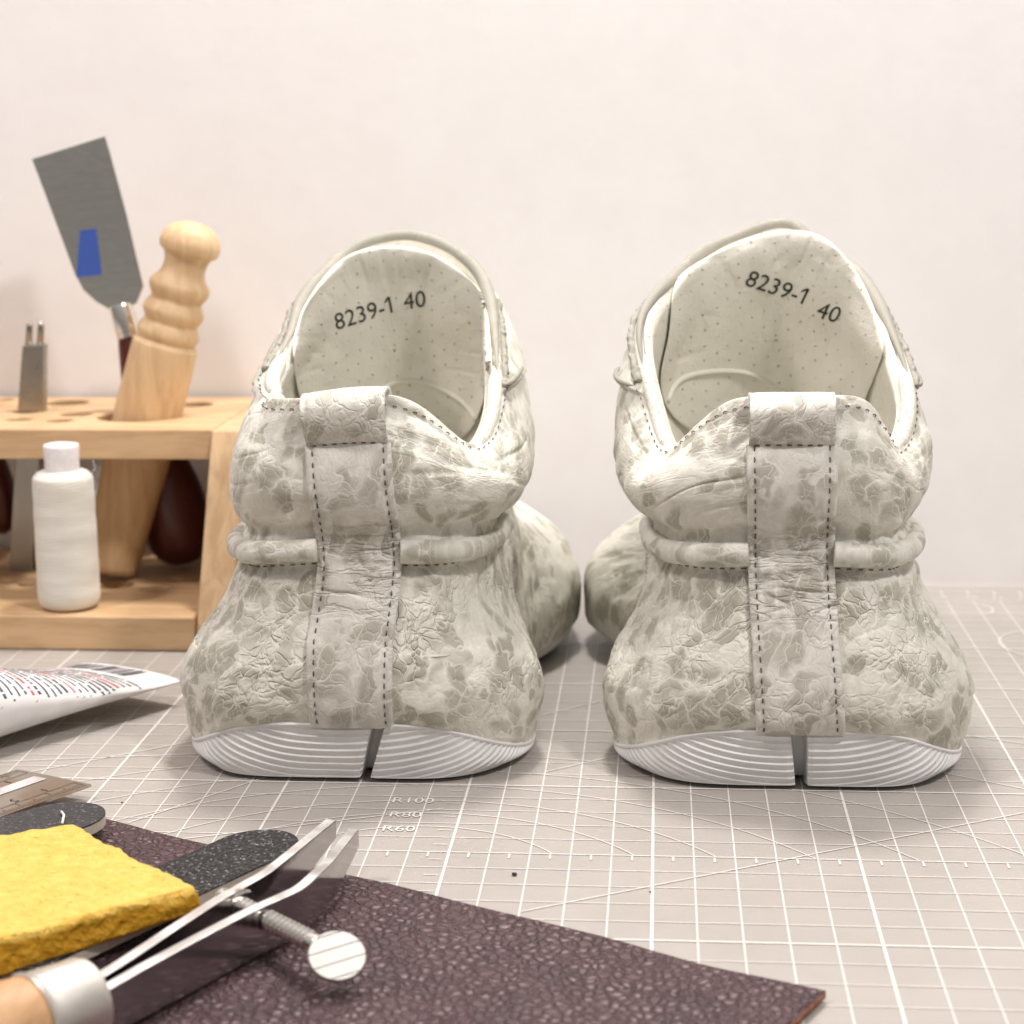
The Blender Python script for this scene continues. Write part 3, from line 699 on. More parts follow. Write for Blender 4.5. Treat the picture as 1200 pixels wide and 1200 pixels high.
TL = [('8239-1', (427, 368), .30, .74), ('40', (485, 353), .17, .74)]
TR = [('8239-1', (911, 338), -.32, .74), ('40', (970, 367), -.30, .74)]
ang = math.radians
build_shoe(-8.45, 4.55, 0., 1, 1, dict(
    lat=-.12, tweak=[(8, 17, -.1, 0, .1), (8, 17, .1, 0, 0), (8, 16, .6, .3, 1.35), (8, 15, .85, 0, .75), (8, 14, .55, 0, .3), (7, 15, .45, 0, .3), (7, 14, .25, 0, 0), (7, 16, .35, 0, 0), (6, 15, .15, 0, 0), (5, 6, -.3, 0, 0), (4, 6, -.35, 0, 0), (3, 6, -.25, 0, 0), (6, 6, -.3, 0, 0), (5, 7, -.2, 0, 0), (4, 7, -.2, 0, 0), (3, 7, -.15, 0, 0), (8, 14, .3, 0, 0), (8, 13, .45, 0, 0), (8, 12, .35, 0, 0), (7, 16, 0, 0, .9)], pz=6.42, ptilt=(-.55, -.3), pend=3.75, hem=10.25, wside=1, sv1=7.05, panel=[(344, 456), (339, 420), (339, 388), (356, 350), (380, 317), (410, 294), (450, 286), (494, 291), (536, 314), (570, 349), (580, 378), (580, 415), (573, 445), (560, 485), (530, 520), (450, 535), (375, 515)],
    sz=[1.6, 4, 6, 7.5, 9.5], sl=[-.82, -.88, -.62, -.68, -.85], sr=[1.45, 1.47, 1.66, 1.62, 1.45],
    loop=[(-.02, -.03), (-.22, .22), (-.34, .62), (-.28, 1.0), (.12, 1.30), (.75, 1.34), (1.3, 1.1), (1.5, .5)], flare=.05, ldx=-.12, ltilt=.05,
    slot=(.55, 1.02, .11, .15), pshift=(3., .5), arc=[(440, 460), (462, 449), (490, 447), (520, 457), (545, 474), (562, 498)], text=TL), 'mottled off-white leather sneaker on the left, heel slot slanting and size code sloping upward')
build_shoe(3.87, 4.5, 0., -1, 2, dict(
    lat=-.0, tweak=[(8, 4, .55, -.2, .5), (8, 5, .25, 0, .35), (7, 4, .3, 0, .3), (8, 6, .05, 0, .15), (8, 7, .25, 0, 0), (8, 8, -.1, 0, .15), (8, 9, -.3, 0, .3), (8, 10, -.25, 0, .25), (0, 6, .45, 0, 0), (1, 6, .5, 0, 0), (2, 6, .45, 0, 0), (3, 6, .2, 0, 0), (1, 7, .25, 0, 0), (0, 7, .2, 0, 0), (2, 7, .2, 0, 0)], pz=6.42, ptilt=(-.35, -.35), pend=3.75, hem=10.25, wside=-1, sv1=7.05, panel=[(772, 445), (781, 395), (786, 345), (798, 318), (830, 297), (870, 278), (908, 268), (944, 268), (974, 281), (1000, 309), (1019, 342), (1035, 385), (1035, 418), (1018, 462), (990, 505), (900, 530), (800, 500)],
    sz=[1.6, 4, 6, 7.5, 9.5], sl=[-1.15, -1.3, -1.4, -1.45, -1.5], sr=[1.2, 1.0, .88, .85, .85],
    loop=[(-.02, -.03), (-.22, .22), (-.34, .60), (-.28, .95), (.12, 1.22), (.75, 1.26), (1.3, 1.0), (1.5, .5)], flare=.0, ldx=.0, ltilt=.0,
    slot=(.1, -.02, .13, .19), arc=[(782, 470), (792, 450), (812, 439), (842, 435), (878, 438), (906, 452), (925, 466)], text=TR), 'mottled off-white leather sneaker on the right, heel slot straight and size code sloping downward')

# ------------------------------------------------------------------ tool rack
rack = thing('tool_rack', 'light beech desk rack with round holes standing behind the left shoe', 'tool rack', None, (-22, 22, 0))
Y0, YU = 18.4, 20.95
zT = aty(120, 503, YU)[2]; zB = aty(120, 538.5, YU)[2]; Y1 = atz(120, 465, zT)[1]; xU = aty(248, 507, YU)[0]
def hole(x, y, rx, z): c = atz(x, y, z); return (c[0], c[1], rx/F_PX*(c[1]+43.8))
th = [hole(161, 487.5, 48, zT), hole(78, 471.5, 27, zT), hole(32, 482, 17, zT), hole(89, 485, 20, zT), hole(23, 491, 16, zT), hole(70, 492.5, 16, zT), hole(4, 468, 13, zT), hole(224, 473.5, 26, zT), (-27, 24, .8), (-29, 26, .6)]
plate_holes('shelf', [(-34, YU), (xU, YU), (xU, Y1), (-34, Y1)], th, zB, zT, M['wood_rack'], rack, .06)
lh = [hole(181, 689, 17, 1.22), hole(181, 657, 22, 1.22), hole(136, 685, 22, 1.22), hole(10, 681, 12, 1.22), hole(33, 684, 13, 1.22), hole(205, 679, 11, 1.22), (-25, 22, .8)]
plate_holes('shelf', [(-34.4, Y0), (-15.90, Y0), (-15.90, Y1), (-34.4, Y1)], lh, .02, 1.22, M['wood_rack'], rack, .06)
def side(xb, xt, w):
    P = [(Y0-.02, .02), (Y1+.02, .02), (Y1+.02, zT-.03), (YU-.02, zT-.03)]
    V = A([(xb+(xt-xb)*z/zT+w*k, y, z) for k in (0, 1) for y, z in P]); return V, [[0, 1, 2, 3], [7, 6, 5, 4], [0, 4, 5, 1], [1, 5, 6, 2], [2, 6, 7, 3], [3, 7, 4, 0]]
bevel_obj(mesh('side_panel', *side(-15.89, xU+.005, 1.2), M['wood_side'], rack, smooth=False), .06)
bevel_obj(mesh('side_panel', *side(-35.6, -35.2, 1.2), M['wood_side'], rack, smooth=False), .06)

# thread spool on the lower shelf
def thread_mat():
    m = N('white_thread'); c = m.obj(); sp = m.n('SeparateXYZ', {0: c})
    ang_ = m.math('ARCTAN2', sp.outputs[1], sp.outputs[0])
    band = m.math('SINE', m.math('ADD', m.math('MULTIPLY', sp.outputs[2], 5.5), m.math('MULTIPLY', ang_, 2.)))
    a = m.math('SINE', m.math('ADD', m.math('MULTIPLY', sp.outputs[2], 62.), m.math('MULTIPLY', ang_, 5.)))
    b = m.math('SINE', m.math('SUBTRACT', m.math('MULTIPLY', sp.outputs[2], 55.), m.math('MULTIPLY', ang_, 7.)))
    lo = m.noise(m.vmath('ADD', m.vmath('MULTIPLY', c, (.35, .35, 2.6)), (3, 3, 1)), 1.2, 3).outputs[0]
    col = m.mix(m.ramp(lo, .3, .7), (.75, .72, .655), (.68, .645, .57))
    sw = m.ramp(band, -.3, .3)
    ab = m.math('ADD', m.math('MULTIPLY', a, sw), m.math('MULTIPLY', b, m.math('SUBTRACT', 1., sw)))
    h = m.math('ADD', m.math('MULTIPLY', ab, m.math('MULTIPLY', lo, .9)), m.math('MULTIPLY', sw, .3))
    col = m.mix(m.math('MULTIPLY', m.ramp(ab, -1., .2, .45, 0.), lo), col, (.55, .50, .42))
    m.set(Base_Color=col, Roughness=.7, Normal=m.bump(h, .011))
    m.b.inputs['Sheen Weight'].default_value = .3
    return m.m
sx = aty(80.5, 715, 19.6); sp_ = thing('thread_spool', 'white thread spool standing at the front of the lower shelf', 'thread spool', None, (sx[0], 19.75, 1.25))
bx_, by_ = sx[0], 19.75
pr = smooth_prof([(0, .55), (.02, .85), (.12, 1.0), (.4, 1.08), (1.2, 1.08), (2.4, 1.07), (3.6, 1.06), (4.45, 1.05), (4.68, 1.0), (4.84, .84), (4.88, .6)], 8)
V_, F_ = lathe((bx_, by_, 1.25), (0, 0, 1), pr, 64)
an = np.arctan2(V_[:, 1]-by_, V_[:, 0]-bx_); rr = V_[:, :2]-A([bx_, by_]); hz = V_[:, 2]
k = 1+.005*np.sin(hz*5.1+an*1.0)+.004*np.sin(hz*8.-an)
V_[:, :2] = A([bx_, by_])+rr*k[:, None]
mesh('thread', V_, F_, thread_mat(), sp_)
mesh('core', *lathe((bx_, by_, 1.24), (0, 0, 1), [(.01, .6), (5.3, .6), (5.72, .62), (5.80, .60), (5.82, .5), (5.6, .42), (5., .40)], 48), simple('white_plastic', (.78, .74, .74), .4), sp_)
for j in range(14):   # stray fibres
    a0 = random.uniform(0, 2*PI); z_ = 1.25+random.uniform(3.6, 4.9); r_ = 1.06
    pts = [(bx_+(r_+.12*math.sin(t*PI))*math.cos(a0+t*.5), by_+(r_+.12*math.sin(t*PI))*math.sin(a0+t*.5), z_+.5*t*random.uniform(.6, 1)) for t in np.linspace(0, 1, 8)]
    mesh('loose_fibre', *tube(pts, .006, 5), M['rubber'], sp_) if j < 5 else None

# burnisher
bY = hole(161, 487.5, 48, zT)[1]; B0 = aty(228, 266, bY); B1 = aty(128, 668, bY); ax = B1-B0; Lb = np.linalg.norm(ax); ax /= Lb
bur = thing('wood_burnisher', 'pale turned wooden burnisher with ringed top leaning in the rack', 'burnisher', None, tuple(B1))
pr = smooth_prof([(-.16, 0.01), (-.13, .35), (0.02, .72), (.28, .98), (.62, 1.10), (.88, 1.07), (.98, .98)], 8)
pr = np.r_[pr, smooth_prof([(1.02, .90), (1.25, .80), (1.6, .78), (1.9, .90), (2.12, 1.08), (2.38, 1.10), (2.60, .99), (2.74, .93)], 8),
           smooth_prof([(2.80, .94), (2.98, 1.06), (3.2, 1.13), (3.42, 1.05), (3.58, .97)], 8), smooth_prof([(3.64, .98), (3.82, 1.10), (4.02, 1.15), (4.18, 1.10), (4.26, 1.04)], 8),
           A([(4.30, 1.04), (4.36, 1.13), (4.44, 1.19)]), A([(t, 1.2+.015*(t-4.4)-.025*max(0, t-7)**1.35) for t in np.linspace(4.5, Lb-.1, 30)]), A([(Lb, .35), (Lb+.02, .01)])]
V_, F_ = lathe(B0, ax, pr, 56, (0, 1, 0)); mesh('turned_body', V_, F_, M['wood_tool'], bur)

# skiving knife: wide blade, ferrule, dark red handle down through the shelf
kn = thing('skiving_knife', 'wide square steel blade with dark red handle leaning behind the burnisher', 'knife', None, tuple(aty(212, 640, 25.4)))
kY = 25.6
bp = [(35, 186), (121, 159), (127, 178), (147, 250), (168, 336), (160, 356), (147, 362), (128, 363), (112, 354), (97, 340), (87, 322), (72, 282), (52, 230)]
P2 = A([aty(x, y, kY) for x, y in bp]); P2[:, 1] = kY+.10*(P2[:, 2]-11)*.3
def slab(P, t, nrm_=(0, 1, 0)):
    P = A(P); n = len(P); V = np.r_[P, P+A(nrm_)*t]
    return V, [list(range(n)), list(range(n, 2*n))[::-1]]+[[i, n+i, n+(i+1) % n, (i+1) % n] for i in range(n)]
def blade_mat():
    m = N('knife_blade'); c = m.obj(); a = m.noise(m.vmath('MULTIPLY', c, (1, 1, 6)), 2., 3).outputs[0]
    m.set(Base_Color=m.mix(m.ramp(a, .35, .65), (.86, .84, .79), (.92, .90, .86)), Metallic=1., Roughness=.19, Normal=m.bump(a, .002)); return m.m
bl = bevel_obj(mesh('blade', *slab(P2, .10), blade_mat(), kn, smooth=False), .03)
# blue reflection on the blade, painted as a flat trapezoid
st = A([aty(x, y, kY) for x, y in ((93, 270), (112, 268), (119, 322), (89, 325))]); st[:, 1] = kY+.10*(st[:, 2]-11)*.3-.012
mesh('blue_reflection', *slab(st, .01), simple('blue_reflection_paint', (.045, .10, .40), .4), bl, smooth=False)
k0 = aty(141, 356, kY); k1 = aty(152, 395, kY); k2 = aty(218, 660, 25.9)
mesh('ferrule', *lathe(k0, k1-k0, [(0, .3), (.02, .42), (.1, .45), (.9, .47), (1.25, .48), (1.3, .40)], 40), M['chrome'], kn, sharp=.5)
ax2 = k2-k1; L2 = np.linalg.norm(ax2)
mesh('handle', *lathe(k1-ax2/L2*.1, ax2, smooth_prof([(0, .40), (.4, .5), (1.5, .68), (3., .86), (4.6, .95), (6.0, 1.25), (L2-1.3, 1.28), (L2-.4, 1.02), (L2, .55), (L2+.1, .02)], 8), 48), M['dark_red'], kn)

# pronged chisel in the rack
ch = thing('pronging_chisel', 'slim steel chisel with two prongs standing in a small rack hole', 'chisel', None, tuple(aty(30, 660, 22.5)))
cY = hole(32, 482, 17, zT)[1]-.25
def px(P, Y=cY): return A([aty(x, y, Y) for x, y in P])
bevel_obj(mesh('shank', *slab(px([(26, 405), (51, 404), (50, 486), (38, 672), (10, 672), (20, 486)]), .55), M['steel_dull'], ch, smooth=False), .05)
for x in (31.5, 45):
    mesh('prong', *lathe(aty(x-.5, 406, cY)+A([0, .25, 0]), aty(x+1, 374, cY)-aty(x-.5, 406, cY), [(-.1, .13), (.7, .12), (.82, .10), (.93, .02)], 16), M['steel_dull'], ch)
# second dark red handle at the far left, top outside the picture
aw = thing('awl', 'dark red wooden handle standing in the rack at the far left edge', 'awl', None, tuple(aty(-30, 655, 23.5)))
a0 = aty(-30, 560, 24.); a1 = aty(8, 655, 24.)
mesh('handle', *lathe(A([-26.9, 26, 10.5]), A([1.65, .2, -7.6]), smooth_prof([(0, .4), (1.2, .6), (3, .75), (4.4, .8), (5.5, .82), (6.8, .85), (7.8, .6), (8.2, .03)], 8), 40), M['dark_red'], aw)
mesh('spike', *lathe(A([-26.9, 26, 10.5]), A([-1.65, -.2, 7.6]), [(-.1, .14), (2.5, .12), (4.2, .02)], 16), M['steel_dull'], aw)

# ------------------------------------------------------------------ cream tube
tb = thing('cream_tube', 'white tube printed with tiny text lying on the mat left of shoe', 'tube', None, (-18, 13, 0))
e0 = atz(212, 806, .55); e1 = atz(92, 779, .75); mid = (e0+e1)/2; cr = e1-e0; cw = np.linalg.norm(cr[:2]); cr = A([cr[0], cr[1], 0])/cw
axd = A([cr[1], -cr[0], 0.]); axd = axd if axd[1] < 0 else -axd
axd = axd*.97+cr*.10; axd /= np.linalg.norm(axd)
nT, nA = 90, 72; Lt = 13.; GV = []
for i in range(nT):
    t = i/(nT-1); s_ = t*Lt
    hwid = cw/2*(1-.30*sstep(0, .8, t)); hh_ = .20+1.2*sstep(0, .75, t)**.85
    a = np.linspace(0, 2*PI, nA, endpoint=False); ex = 1-.35*(1-t)
    xx = np.sign(np.cos(a))*np.abs(np.cos(a))**.9*hwid; zz = np.sin(a)*hh_
    zz = zz*(np.abs(np.sin(a))**(.0))
    cz = .62-.30*sstep(.0, .5, t)*0+hh_*.62
    GV.append(mid*A([1, 1, 0])+axd*s_+np.outer(xx, cr)+np.outer(zz, (0, 0, 1))+A([0, 0, cz]))
GV = A(GV); tubeV = GV.reshape(-1, 3)
tubeV[:, 2] = np.maximum(tubeV[:, 2], .02)
tm = simple('tube_plastic', (.78, .765, .76), .38, bsc=1.)
body = mesh('tube_body', tubeV, gridfaces(nT, nA, True)+[list(range(nA))], tm, tb)
endc = GV[-1].mean(0)
mesh('cap', *lathe(endc, axd, [(-.1, 1.2), (.1, 1.3), (.2, 1.15), (2.2, 1.05), (2.3, .9)], 40), simple('tube_cap', (.6, .58, .57), .4), tb)
bv = BVHTree.FromPolygons([tuple(x) for x in tubeV], gridfaces(nT, nA, True))
def on_tube(s_, w, dz=.012):
    q = mid*A([1, 1, 0])+axd*s_+cr*w; h = bv.ray_cast(Vector((q[0], q[1], 8)), Vector((0, 0, -1)))
    return A(h[0])+A([0, 0, dz]) if h[0] is not None else None
def dash(parts, s0, s1, w0, w1):
    c = [on_tube(s0, w0), on_tube(s0, w1), on_tube(s1, w1), on_tube(s1, w0)]
    if all(x is not None for x in c): parts.append((A(c), [[0, 1, 2, 3]]))
blk, red = [], []
s_ = 1.55; row = 0
while s_ < 11.5:
    isred = row in (3, 10, 16, 23); w = -2.05+.2*random.random()
    while w < .75:
        l = random.uniform(.35, 1.1); n_ = max(1, int(l/.12)); l = n_*.12; th_ = random.choice((.085, .10, .12))
        for j in range(n_): dash(red if isred else blk, s_+random.uniform(0, .02), s_+th_, w+j*.12, w+j*.12+(.125 if random.random() < .8 else .08))
        w += l+.07
    s_ += .235; row += 1
w = -.9
while w < 2.3:
    l = random.choice((.04, .06, .1, .13)); s0 = .12
    for j in range(4): dash(blk, .15+j*.25, .15+(j+1)*.25, w, w+l)
    w += l+random.choice((.05, .08, .11))
mesh('print', *join(blk), simple('tube_ink', (.09, .085, .10), .5), body, smooth=False)
mesh('print', *join(red), simple('tube_red_ink', (.55, .09, .07), .5), body, smooth=False)

# ------------------------------------------------------------------ steel ruler
zr = .42
q = [atz(21, 901, zr+.1), atz(107, 919, zr)]; wv = q[1]-q[0]; dx_ = atz(0, 957, zr)-q[1]; dx_[2] = 0; dx_ /= np.linalg.norm(dx_)
rl = [q[0], q[1], q[1]+dx_*14-A([0, 0, .05]), q[0]+dx_*14-A([0, 0, .05])]
def ruler_mat():
    m = N('ruler_steel'); c = m.obj(); a = m.noise(c, .5, 2).outputs[0]
    m.set(Base_Color=m.mix(m.ramp(a, .4, .6), (.46, .36, .27), (.56, .53, .50)), Metallic=1., Roughness=.24); return m.m  # the brown tone puts a warm reflection into the steel colour
ru = mesh('steel_ruler', *slab(rl, -.07, (0, 0, 1)), ruler_mat(), smooth=False); tag(ru, 'steel ruler corner with engraved ticks lying beside the grey sanding board', 'ruler')
parts = []
wl = np.linalg.norm(wv); wn = wv/wl
def rr_(s0, s1, w0, w1): 
    return (A([q[0]+dx_*a+wn*b+A([0, 0, .012-.0035*a]) for a, b in ((s0, w0), (s0, w1), (s1, w1), (s1, w0))]), [[0, 1, 2, 3]])
for k in range(0, 130):
    s_ = .12+k*.1; ln = .42 if k % 10 == 0 else (.33 if k % 5 == 0 else .22)
    parts.append(rr_(s_, s_+.02, wl-ln-.02, wl-.02)); parts.append(rr_(s_, s_+.02, .02, .02+ln))
parts.append(rr_(.1, 13, wl-.46, wl-.44)); parts.append(rr_(.1, 13, .44, .46))
for k in range(1, 8):
    for b in (.62, wl-.62):
        V2, F2_ = text_mesh(str(k), .36); parts.append((A([q[0]+dx_*(k-.05+x)+wn*(b-y)+A([0, 0, .013-.0035*k]) for x, y in V2]), F2_))
for f_ in parts: pass
mesh('engraving', *join(parts), M['ink'], ru, smooth=False)
hl = [rr_(.25, 13, wl*.33, wl*.50)]; mesh('painted_reflection_band', *join(hl), metal('ruler_white_reflection', (.9, .89, .9), .35), ru, smooth=False)  # pale strip painting a white reflection along the ruler

# ------------------------------------------------------------------ plum leather sheet
def plum():
    m = N('pebbled_plum_leather'); c = m.obj(); w = m.vmath('ADD', c, m.vmath('SCALE', m.noise(c, 2.).outputs['Color'], .35))
    v = m.voro(w, 4.3, 'F1').outputs['Distance']; e = m.voro(w, 4.3, 'DISTANCE_TO_EDGE').outputs['Distance']
    f = m.noise(c, 16., 4).outputs[0]; big = m.noise(c, .6, 3).outputs[0]
    side_ = m.ramp(m.n('SeparateXYZ', {0: m.n('NewGeometry').outputs['True Normal']}).outputs[2], .3, .6)
    rnd = m.n('SeparateColor', {0: m.voro(w, 4.3, 'F1').outputs['Color']}).outputs[0]
    col = m.mix(m.ramp(big, .3, .7), (.060, .029, .034), (.086, .042, .046))
    col = m.mix(m.ramp(e, .0, .09, .5, 0.), col, (.034, .018, .020))
    fk = m.math('MULTIPLY', m.ramp(m.math('ADD', v, m.math('MULTIPLY', m.math('SUBTRACT', f, .5), .16)), .20, .32, 1., 0.), m.ramp(m.math('ADD', rnd, m.math('MULTIPLY', big, .6)), .42, .80))
    col = m.mix(m.math('MULTIPLY', fk, .8), col, (.22, .155, .165))  # pale flecks painted in place of glints on the grain
    col = m.mix(side_, (.30, .10, .045), col)
    nb = m.bump(m.math('ADD', m.ramp(e, 0., .20), m.math('MULTIPLY', f, .22)), .055)
    m.set(Base_Color=col, Roughness=m.math('ADD', m.math('MULTIPLY', f, .22), .38), Normal=nb)
    return m.m
edge_px = [(70, 944), (116, 957), (170, 971), (225, 985), (310, 1005), (405, 1024), (480, 1043), (560, 1062), (700, 1095), (830, 1130), (968, 1164)]
E1 = [atz(x, y, .18)[:2] for x, y in edge_px]
e = A(E1); e[1:-1] += .03*rng.standard_normal((len(e)-2, 2))
tt = np.linspace(0, len(e)-1, 140); E1 = nat_w(len(e), tt)@e
cnr = E1[-1]; ed = atz(925, 1205, .18)[:2]-cnr; ed /= np.linalg.norm(ed)
nr = 110; G = []
side_len = 12.
for i in range(nr):
    f_ = i/(nr-1); G.append(E1+ed*side_len*f_)
G = A(G); Zt = .17+.03*fbm(np.dstack([G*.35, 0*G[..., :1]]), 3)
Zt = Zt+.06*sstep(.9, 1.0, np.linspace(0, 1, 140))[None]
top_ = np.dstack([G, Zt]); botm = np.dstack([G, np.maximum(Zt-.15, .025)])
n0 = 140
V_ = np.r_[top_.reshape(-1, 3), botm.reshape(-1, 3)]; o_ = nr*n0
Fc = [f[::-1] for f in gridfaces(nr, n0)]+gridfaces(nr, n0, o=o_)
per = [(0, j) for j in range(n0)]+[(i, n0-1) for i in range(1, nr)]+[(nr-1, j) for j in range(n0-2, -1, -1)]+[(i, 0) for i in range(nr-2, 0, -1)]
idx = [i*n0+j for i, j in per]
Fc += [[idx[k], idx[(k+1) % len(idx)], o_+idx[(k+1) % len(idx)], o_+idx[k]] for k in range(len(idx))]
ls = mesh('leather_sheet', V_, Fc, plum(), smooth=True); tag(ls, 'dark plum pebbled leather piece lying under the tools at the front', 'leather')
for p in ls.data.polygons: pass

# ------------------------------------------------------------------ sanding boards
def grit(name, c0, c1, spark):
    m = N(name); c = m.obj(); a = m.noise(c, 8., 5, .8).outputs[0]; v = m.voro(c, 11.).outputs['Distance']
    q_ = m.n('SeparateColor', {0: m.voro(c, 17.).outputs['Color']}).outputs[0]  # picks cells for pale specks that paint the sparkle of the grit
    m.set(Base_Color=m.mix(m.math('MULTIPLY', m.ramp(q_, .88, .95), m.ramp(a, .45, .6)), m.mix(m.ramp(a, .50, .70), c0, c1), tuple(min(.5, x*4) for x in c1)), Roughness=m.ramp(a, .35, .7, .6, spark), Normal=m.bump(m.math('ADD', a, m.math('MULTIPLY', v, .4)), .13))
    return m.m
def board(name, tip, tail, width, z, zt, gm, label, L=9.):
    tip = A(tip); tail = A(tail); d = tail-tip; d[2] = 0; d /= np.linalg.norm(d); n = A([-d[1], d[0], 0])
    P = []
    a = np.linspace(-PI/2, PI/2, 24)
    for t in a: P.append(tip+d*(width/2*1.15)*(1-math.cos(t))+n*width/2*math.sin(t)-0*n)
    P += [tip+d*L+n*width/2, tip+d*L-n*width/2]
    P = A(P)
    top = P.copy(); top[:, 2] = z
    top[:, 2] = z-(z-zt)*(((top-tip)@d)/L)
    V, Fc = slab(top[:, :], -.24, (0, 0, 1))
    Fc = Fc[1:]
    V2, F2_ = slab(top+A([0, 0, .035]), -.04, (0, 0, 1))
    core = mesh(name, V, Fc, simple('board_core', (.55, .49, .40), .8, bsc=12., bumpamt=.02), smooth=False); tag(core, label, 'sanding board', 'abrasive nail-file style boards')
    mesh('grit_face', V2, F2_, gm, core, smooth=False)
t2 = atz(335, 976, .62)
board('sanding_board', t2, atz(203, 1035, .62), 2.0, .62, .58, grit('black_grit', (.016, .015, .016), (.17, .16, .165), .2), 'coarse black sanding board sticking out right of the yellow block')
t1 = atz(118, 946, .68)
board('sanding_board', t1, atz(-30, 985, .68), 2.1, .68, .6, grit('grey_grit', (.05, .046, .048), (.085, .078, .08), .5), 'worn grey sanding board behind the yellow block at the left', 9.)
fb = [atz(x, y, .74)+A([0, 0, .02]) for x, y in ((72, 952), (75, 956), (74, 961), (73, 966))]
o = mesh('white_fibre', *tube(fb, .035, 6), M['rubber']); tag(o, 'short white thread fibre lying on the worn grey sanding board', 'fibre')

# ------------------------------------------------------------------ yellow crepe block
def crepe():
    m = N('yellow_crepe'); c = m.obj(); a = m.noise(c, 3.2, 6, .65).outputs[0]; v = m.voro(m.vmath('ADD', c, m.vmath('SCALE', m.noise(c, 4.).outputs['Color'], .3)), 4.2).outputs['Distance']
    hz = m.ramp(m.noise(c, 3.6, 4, .6).outputs[0], .66, .70)
    nz_ = m.n('SeparateXYZ', {0: m.n('NewGeometry').outputs['True Normal']}).outputs[2]
    col = m.mix(m.ramp(a, .3, .7), (.64, .44, .07), (.74, .54, .125))
    col = m.mix(m.ramp(nz_, .2, .7), (.74, .38, .012), col)
    col = m.mix(m.math('MULTIPLY', hz, .6), col, (.40, .19, .02))
    m.set(Base_Color=col, Roughness=.55, Normal=m.bump(m.math('SUBTRACT', m.math('ADD', a, m.math('MULTIPLY', v, .5)), m.math('MULTIPLY', hz, .5)), .16))
    m.b.inputs['Subsurface Weight'].default_value = .25; m.b.inputs['Subsurface Radius'].default_value = (.006, .004, .001)
    return m.m
zt = 1.35
qa = atz(232, 1040, zt); qb = atz(84, 965, zt); qc = atz(-60, 984, zt); qd = atz(-70, 1118, zt)
# top quad: qa right corner, qb back corner, qc far left, qd front-left
nx, ny = 90, 70; Gt = np.zeros((ny, nx, 3))
for j in range(ny):
    for i in range(nx):
        a, b = i/(nx-1), j/(ny-1)
        Gt[j, i] = (qd*(1-a)+qa*a)*(1-b)+(qc*(1-a)+qb*a)*b
thk = (.92-.32*np.linspace(0, 1, nx))[None].repeat(ny, 0)
r_c = .17
bI = np.minimum.reduce([np.arange(nx)[None].repeat(ny, 0)/(nx-1)*11, (1-np.arange(nx)/(nx-1))[None].repeat(ny, 0)*9, (np.arange(ny)/(ny-1))[:, None].repeat(nx, 1)*7, (1-np.arange(ny)/(ny-1))[:, None].repeat(nx, 1)*7])
rnd_ = np.clip(bI/r_c, 0, 1); drop = r_c*(1-np.sqrt(1-(1-rnd_)**2))
Tp = Gt.copy(); Tp[..., 2] -= drop*.9; Bt = Gt.copy(); Bt[..., 2] -= thk-drop*.5
# wobble
Tp += .05*np.stack([fbm(Gt*1.2, 3), fbm(Gt*1.2, 4), fbm(Gt*1.0, 5)], -1)+.02*vnoise(Gt*5, 9)[..., None]
Bt += .04*np.stack([fbm(Gt*1.2, 6), fbm(Gt*1.2, 7), .5*fbm(Gt*1.0, 8)], -1)
per = [(0, j) for j in range(nx)]+[(i, nx-1) for i in range(1, ny)]+[(ny-1, j) for j in range(nx-2, -1, -1)]+[(i, 0) for i in range(ny-2, 0, -1)]
np_ = len(per); rows = []
for k in range(0, 13):
    f_ = k/12; ring = A([Tp[p]*(1-f_)+Bt[p]*f_ for p in per]); rows.append(ring+(.055*np.stack([vnoise(ring*2.6, 11), vnoise(ring*2.6, 12), 0*ring[:, 0]], -1)*math.sin(PI*f_)))
V_ = np.concatenate([Tp.reshape(-1, 3), Bt.reshape(-1, 3)]+rows[1:-1]); nt = nx*ny
ti = [i*nx+j for i, j in per]
def rid(k, p): return ti[p] if k == 0 else (nt+ti[p] if k == 12 else 2*nt+(k-1)*np_+p)
Fc = gridfaces(ny, nx)+[f[::-1] for f in gridfaces(ny, nx, o=nt)]
for k in range(12):
    for p in range(np_):
        p2 = (p+1) % np_; Fc.append([rid(k, p), rid(k+1, p), rid(k+1, p2), rid(k, p2)])
yb = mesh('crepe_block', V_, Fc, crepe()); tag(yb, 'yellow crepe rubber cleaning block with rough edges at the left', 'rubber block')

# ------------------------------------------------------------------ two-legged screw tool
tl = thing('groover_tool', 'steel tool with two flat legs, thumb screw and wooden handle on plum leather', 'leather tool', None, tuple(atz(120, 1180, .2)))
def leg_plate(top_px, z_top, heights, thick):
    P = A([atz(x, y, z_top) for x, y in top_px]); n = len(P)
    tt = np.linspace(0, n-1, 60); Wn = np.zeros((60, n))
    for i, t in enumerate(tt):
        a = min(int(t), n-2); f_ = t-a; Wn[i, a] = 1-f_; Wn[i, a+1] = f_
    for _ in range(3): Wn[1:-1] = (Wn[:-2]+2*Wn[1:-1]+Wn[2:])/4
    C_ = Wn@P; H = Wn@A(heights); T = np.gradient(C_, axis=0); T[:, 2] = 0; T /= np.linalg.norm(T, axis=1)[:, None]; Sd = np.stack([T[:, 1], -T[:, 0], 0*T[:, 0]], -1)*thick/2
    sec = [C_+Sd, C_-Sd, C_-Sd-A([0, 0, 1])*H[:, None], C_+Sd-A([0, 0, 1])*H[:, None]]
    V = np.stack(sec, 1).reshape(-1, 3); Fc = [f[::-1] for f in gridfaces(60, 4, True)]+[[0, 1, 2, 3], [239, 238, 237, 236]]
    return V, Fc
